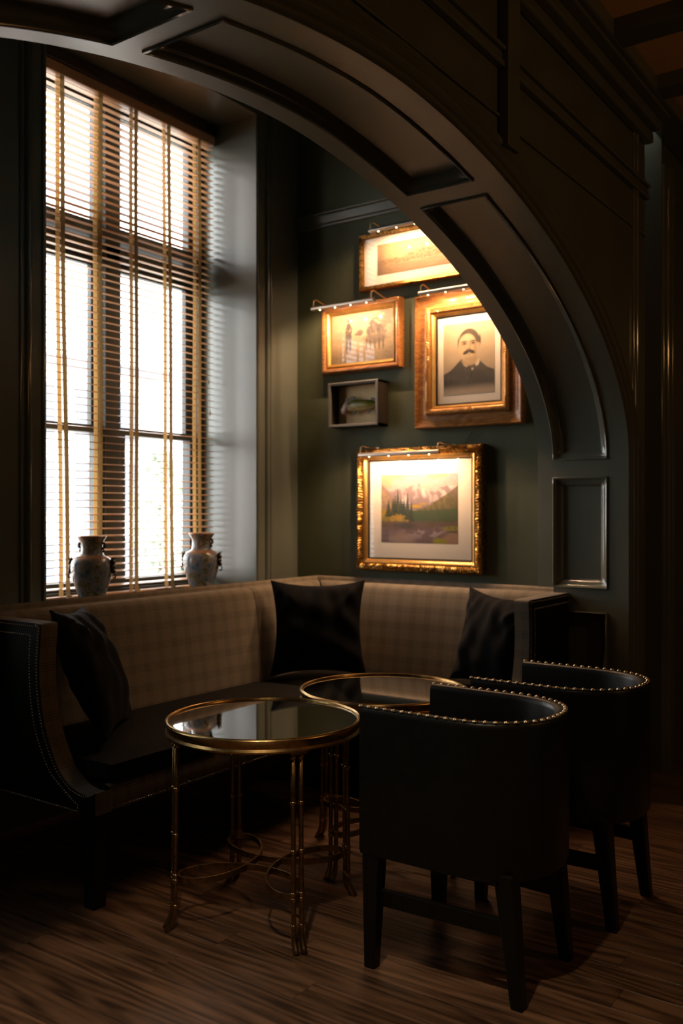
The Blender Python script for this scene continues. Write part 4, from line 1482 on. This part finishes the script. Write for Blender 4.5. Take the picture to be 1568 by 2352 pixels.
wr_.tube([(-3.08, YP - .006, 1.89), (-3.16, YP - .006, 2.0)], .0016, 5).tube([(-2.53, YP - .006, 1.885), (-2.46, YP - .006, 1.985)], .0016, 5).tube([(-2.53, YP - .006, 1.885), (-2.40, YP - .006, 1.965)], .0012, 5)
wr_.build('hanging_wire', M['wire'], p)

# ------------------------------------------------------------------ picture lamps
def picture_lamp(xa, xb, yb, z, arms, ztop, yend, zend, power, label):
    xm = (xa + xb) / 2
    root = thing('picture_lamp', (xm, yb, z), label, 'lamp', None)
    # solid half-round bar
    sec = [(-.015 * math.cos(q), .004 + .015 * math.sin(q)) for q in (PI * k / 8 for k in range(9))] + [(.015, -.003), (.012, -.006), (-.012, -.006), (-.015, -.003)]
    mb = MB().grid([[(x, yb + a_, z + b_) for a_, b_ in sec] for x in (xa, xb)], closed_v=True)
    mb.f.append(tuple(range(len(sec)))); mb.f.append(tuple(len(sec) + k for k in reversed(range(len(sec)))))
    recalc(mb.build('bar', M['nickel'], root, smooth=True, auto=50))
    for ax in arms:
        pts = [(ax, yb, z + .018), (ax, yb + .003, z + .05), (ax, yb + .014, ztop - .006), (ax, yb + .032, ztop), (ax, yb + .055, ztop - .004)]
        pts += [(ax, yb + .055 + (yend - yb - .055) * f, ztop - .004 + (zend - ztop + .004) * f) for f in (.35, .7, 1)]
        MB().tube(smooth_poly(pts, 4), .0038, 8).build('arm', M['lamp_arm'], root, smooth=True)
        MB().box(ax - .01, ax + .01, yend - .004, yend + .004, zend - .02, zend + .008).build('clamp', M['lamp_arm'], root)
    n = 4
    for k in range(n):
        x = xa + (xb - xa) * (k + .5) / n
        MB().lathe([(.0038 * math.sin(PI * j / 6), -.0038 * math.cos(PI * j / 6)) for j in range(7)], (x, yb + .003, z - .006), 10).build('bulb', M['led'], root, smooth=True)
        l = bpy.data.lights.new('picture_lamp_light', 'SPOT')
        l.energy = power / n; l.color = (1.0, .60, .34); l.shadow_soft_size = .005
        l.spot_size = R(168); l.spot_blend = .5
        lo = bpy.data.objects.new('picture_lamp_light', l)
        COL.objects.link(lo)
        lo.parent = root
        lo.location = (x - xm, .003, -.018)
        lo.rotation_euler = (R(28), 0, 0)
    return root


picture_lamp(-3.054, -2.55, 4.62, 3.187, (-3.045, -2.60), 3.252, YP - .02, 3.235, 9.0, 'slim nickel picture lamp over the wide sepia landscape photograph')
picture_lamp(-3.485, -3.02, 4.62, 2.772, (-3.475, -3.042), 2.838, YP - .02, 2.812, 9.0, 'slim nickel picture lamp over the photograph of riders')
picture_lamp(-2.708, -2.25, 4.62, 2.760, (-2.697, -2.26), 2.824, YP - .02, 2.792, 9.0, 'slim nickel picture lamp over the oak-framed portrait')
picture_lamp(-3.126, -2.575, 4.62, 1.840, (-3.117, -2.585), 1.902, YP - .02, 1.893, 9.0, 'slim nickel picture lamp over the mountain lake landscape')

# ------------------------------------------------------------------ outside the window
struct(MB().box(-40, -4.6, -30, 60, -1.3, -1.2).build('ground_outside', M['ext_ground']))
eb = thing('house_across_street', (-16.5, 13.2, -1.2), 'pale stone house seen through the blind', 'building')
MB().box(-19, -16, 11.2, 15.2, -1.2, 4.6).build('wall', M['ext_wall'], eb)
MB().box(-19.2, -15.8, 11.0, 15.4, 4.6, 4.8).build('eaves', M['ext_dark'], eb)
for yy in (11.7, 12.8, 13.9):
    for zz in (-.2, 1.5, 3.1):
        MB().box(-16.02, -15.96, yy, yy + .55, zz, zz + 1.1).build('window', M['ext_dark'], eb)
x, y_, h = -11.0, 10.5, 3.7
tr_ = thing('garden_tree', (x, y_, -1.2), 'slim green tree growing outside the window', 'tree')
MB().tube([(x, y_, -1.2), (x, y_, -1.2 + h * .8)], [.07, .02], 6).build('trunk', M['trunk'], tr_)
mb = MB()
for q in range(900):
    a = random.uniform(0, 6.28); zz = random.uniform(.35, 1); rr = .55 * math.sin(PI * (zz - .35) / .65) ** .7 * random.random() ** .5
    c = Vector((x + rr * math.cos(a), y_ + rr * math.sin(a), -1.2 + h * zz))
    d1 = Vector((random.gauss(0, 1), random.gauss(0, 1), random.gauss(0, 1))).normalized() * .08
    d2 = d1.orthogonal().normalized() * .04
    mb.add([c - d1, c + d2, c + d1, c - d2], [(0, 1, 2, 3)])
tag(mb.build('foliage', M['leaf'], tr_), kind='stuff')
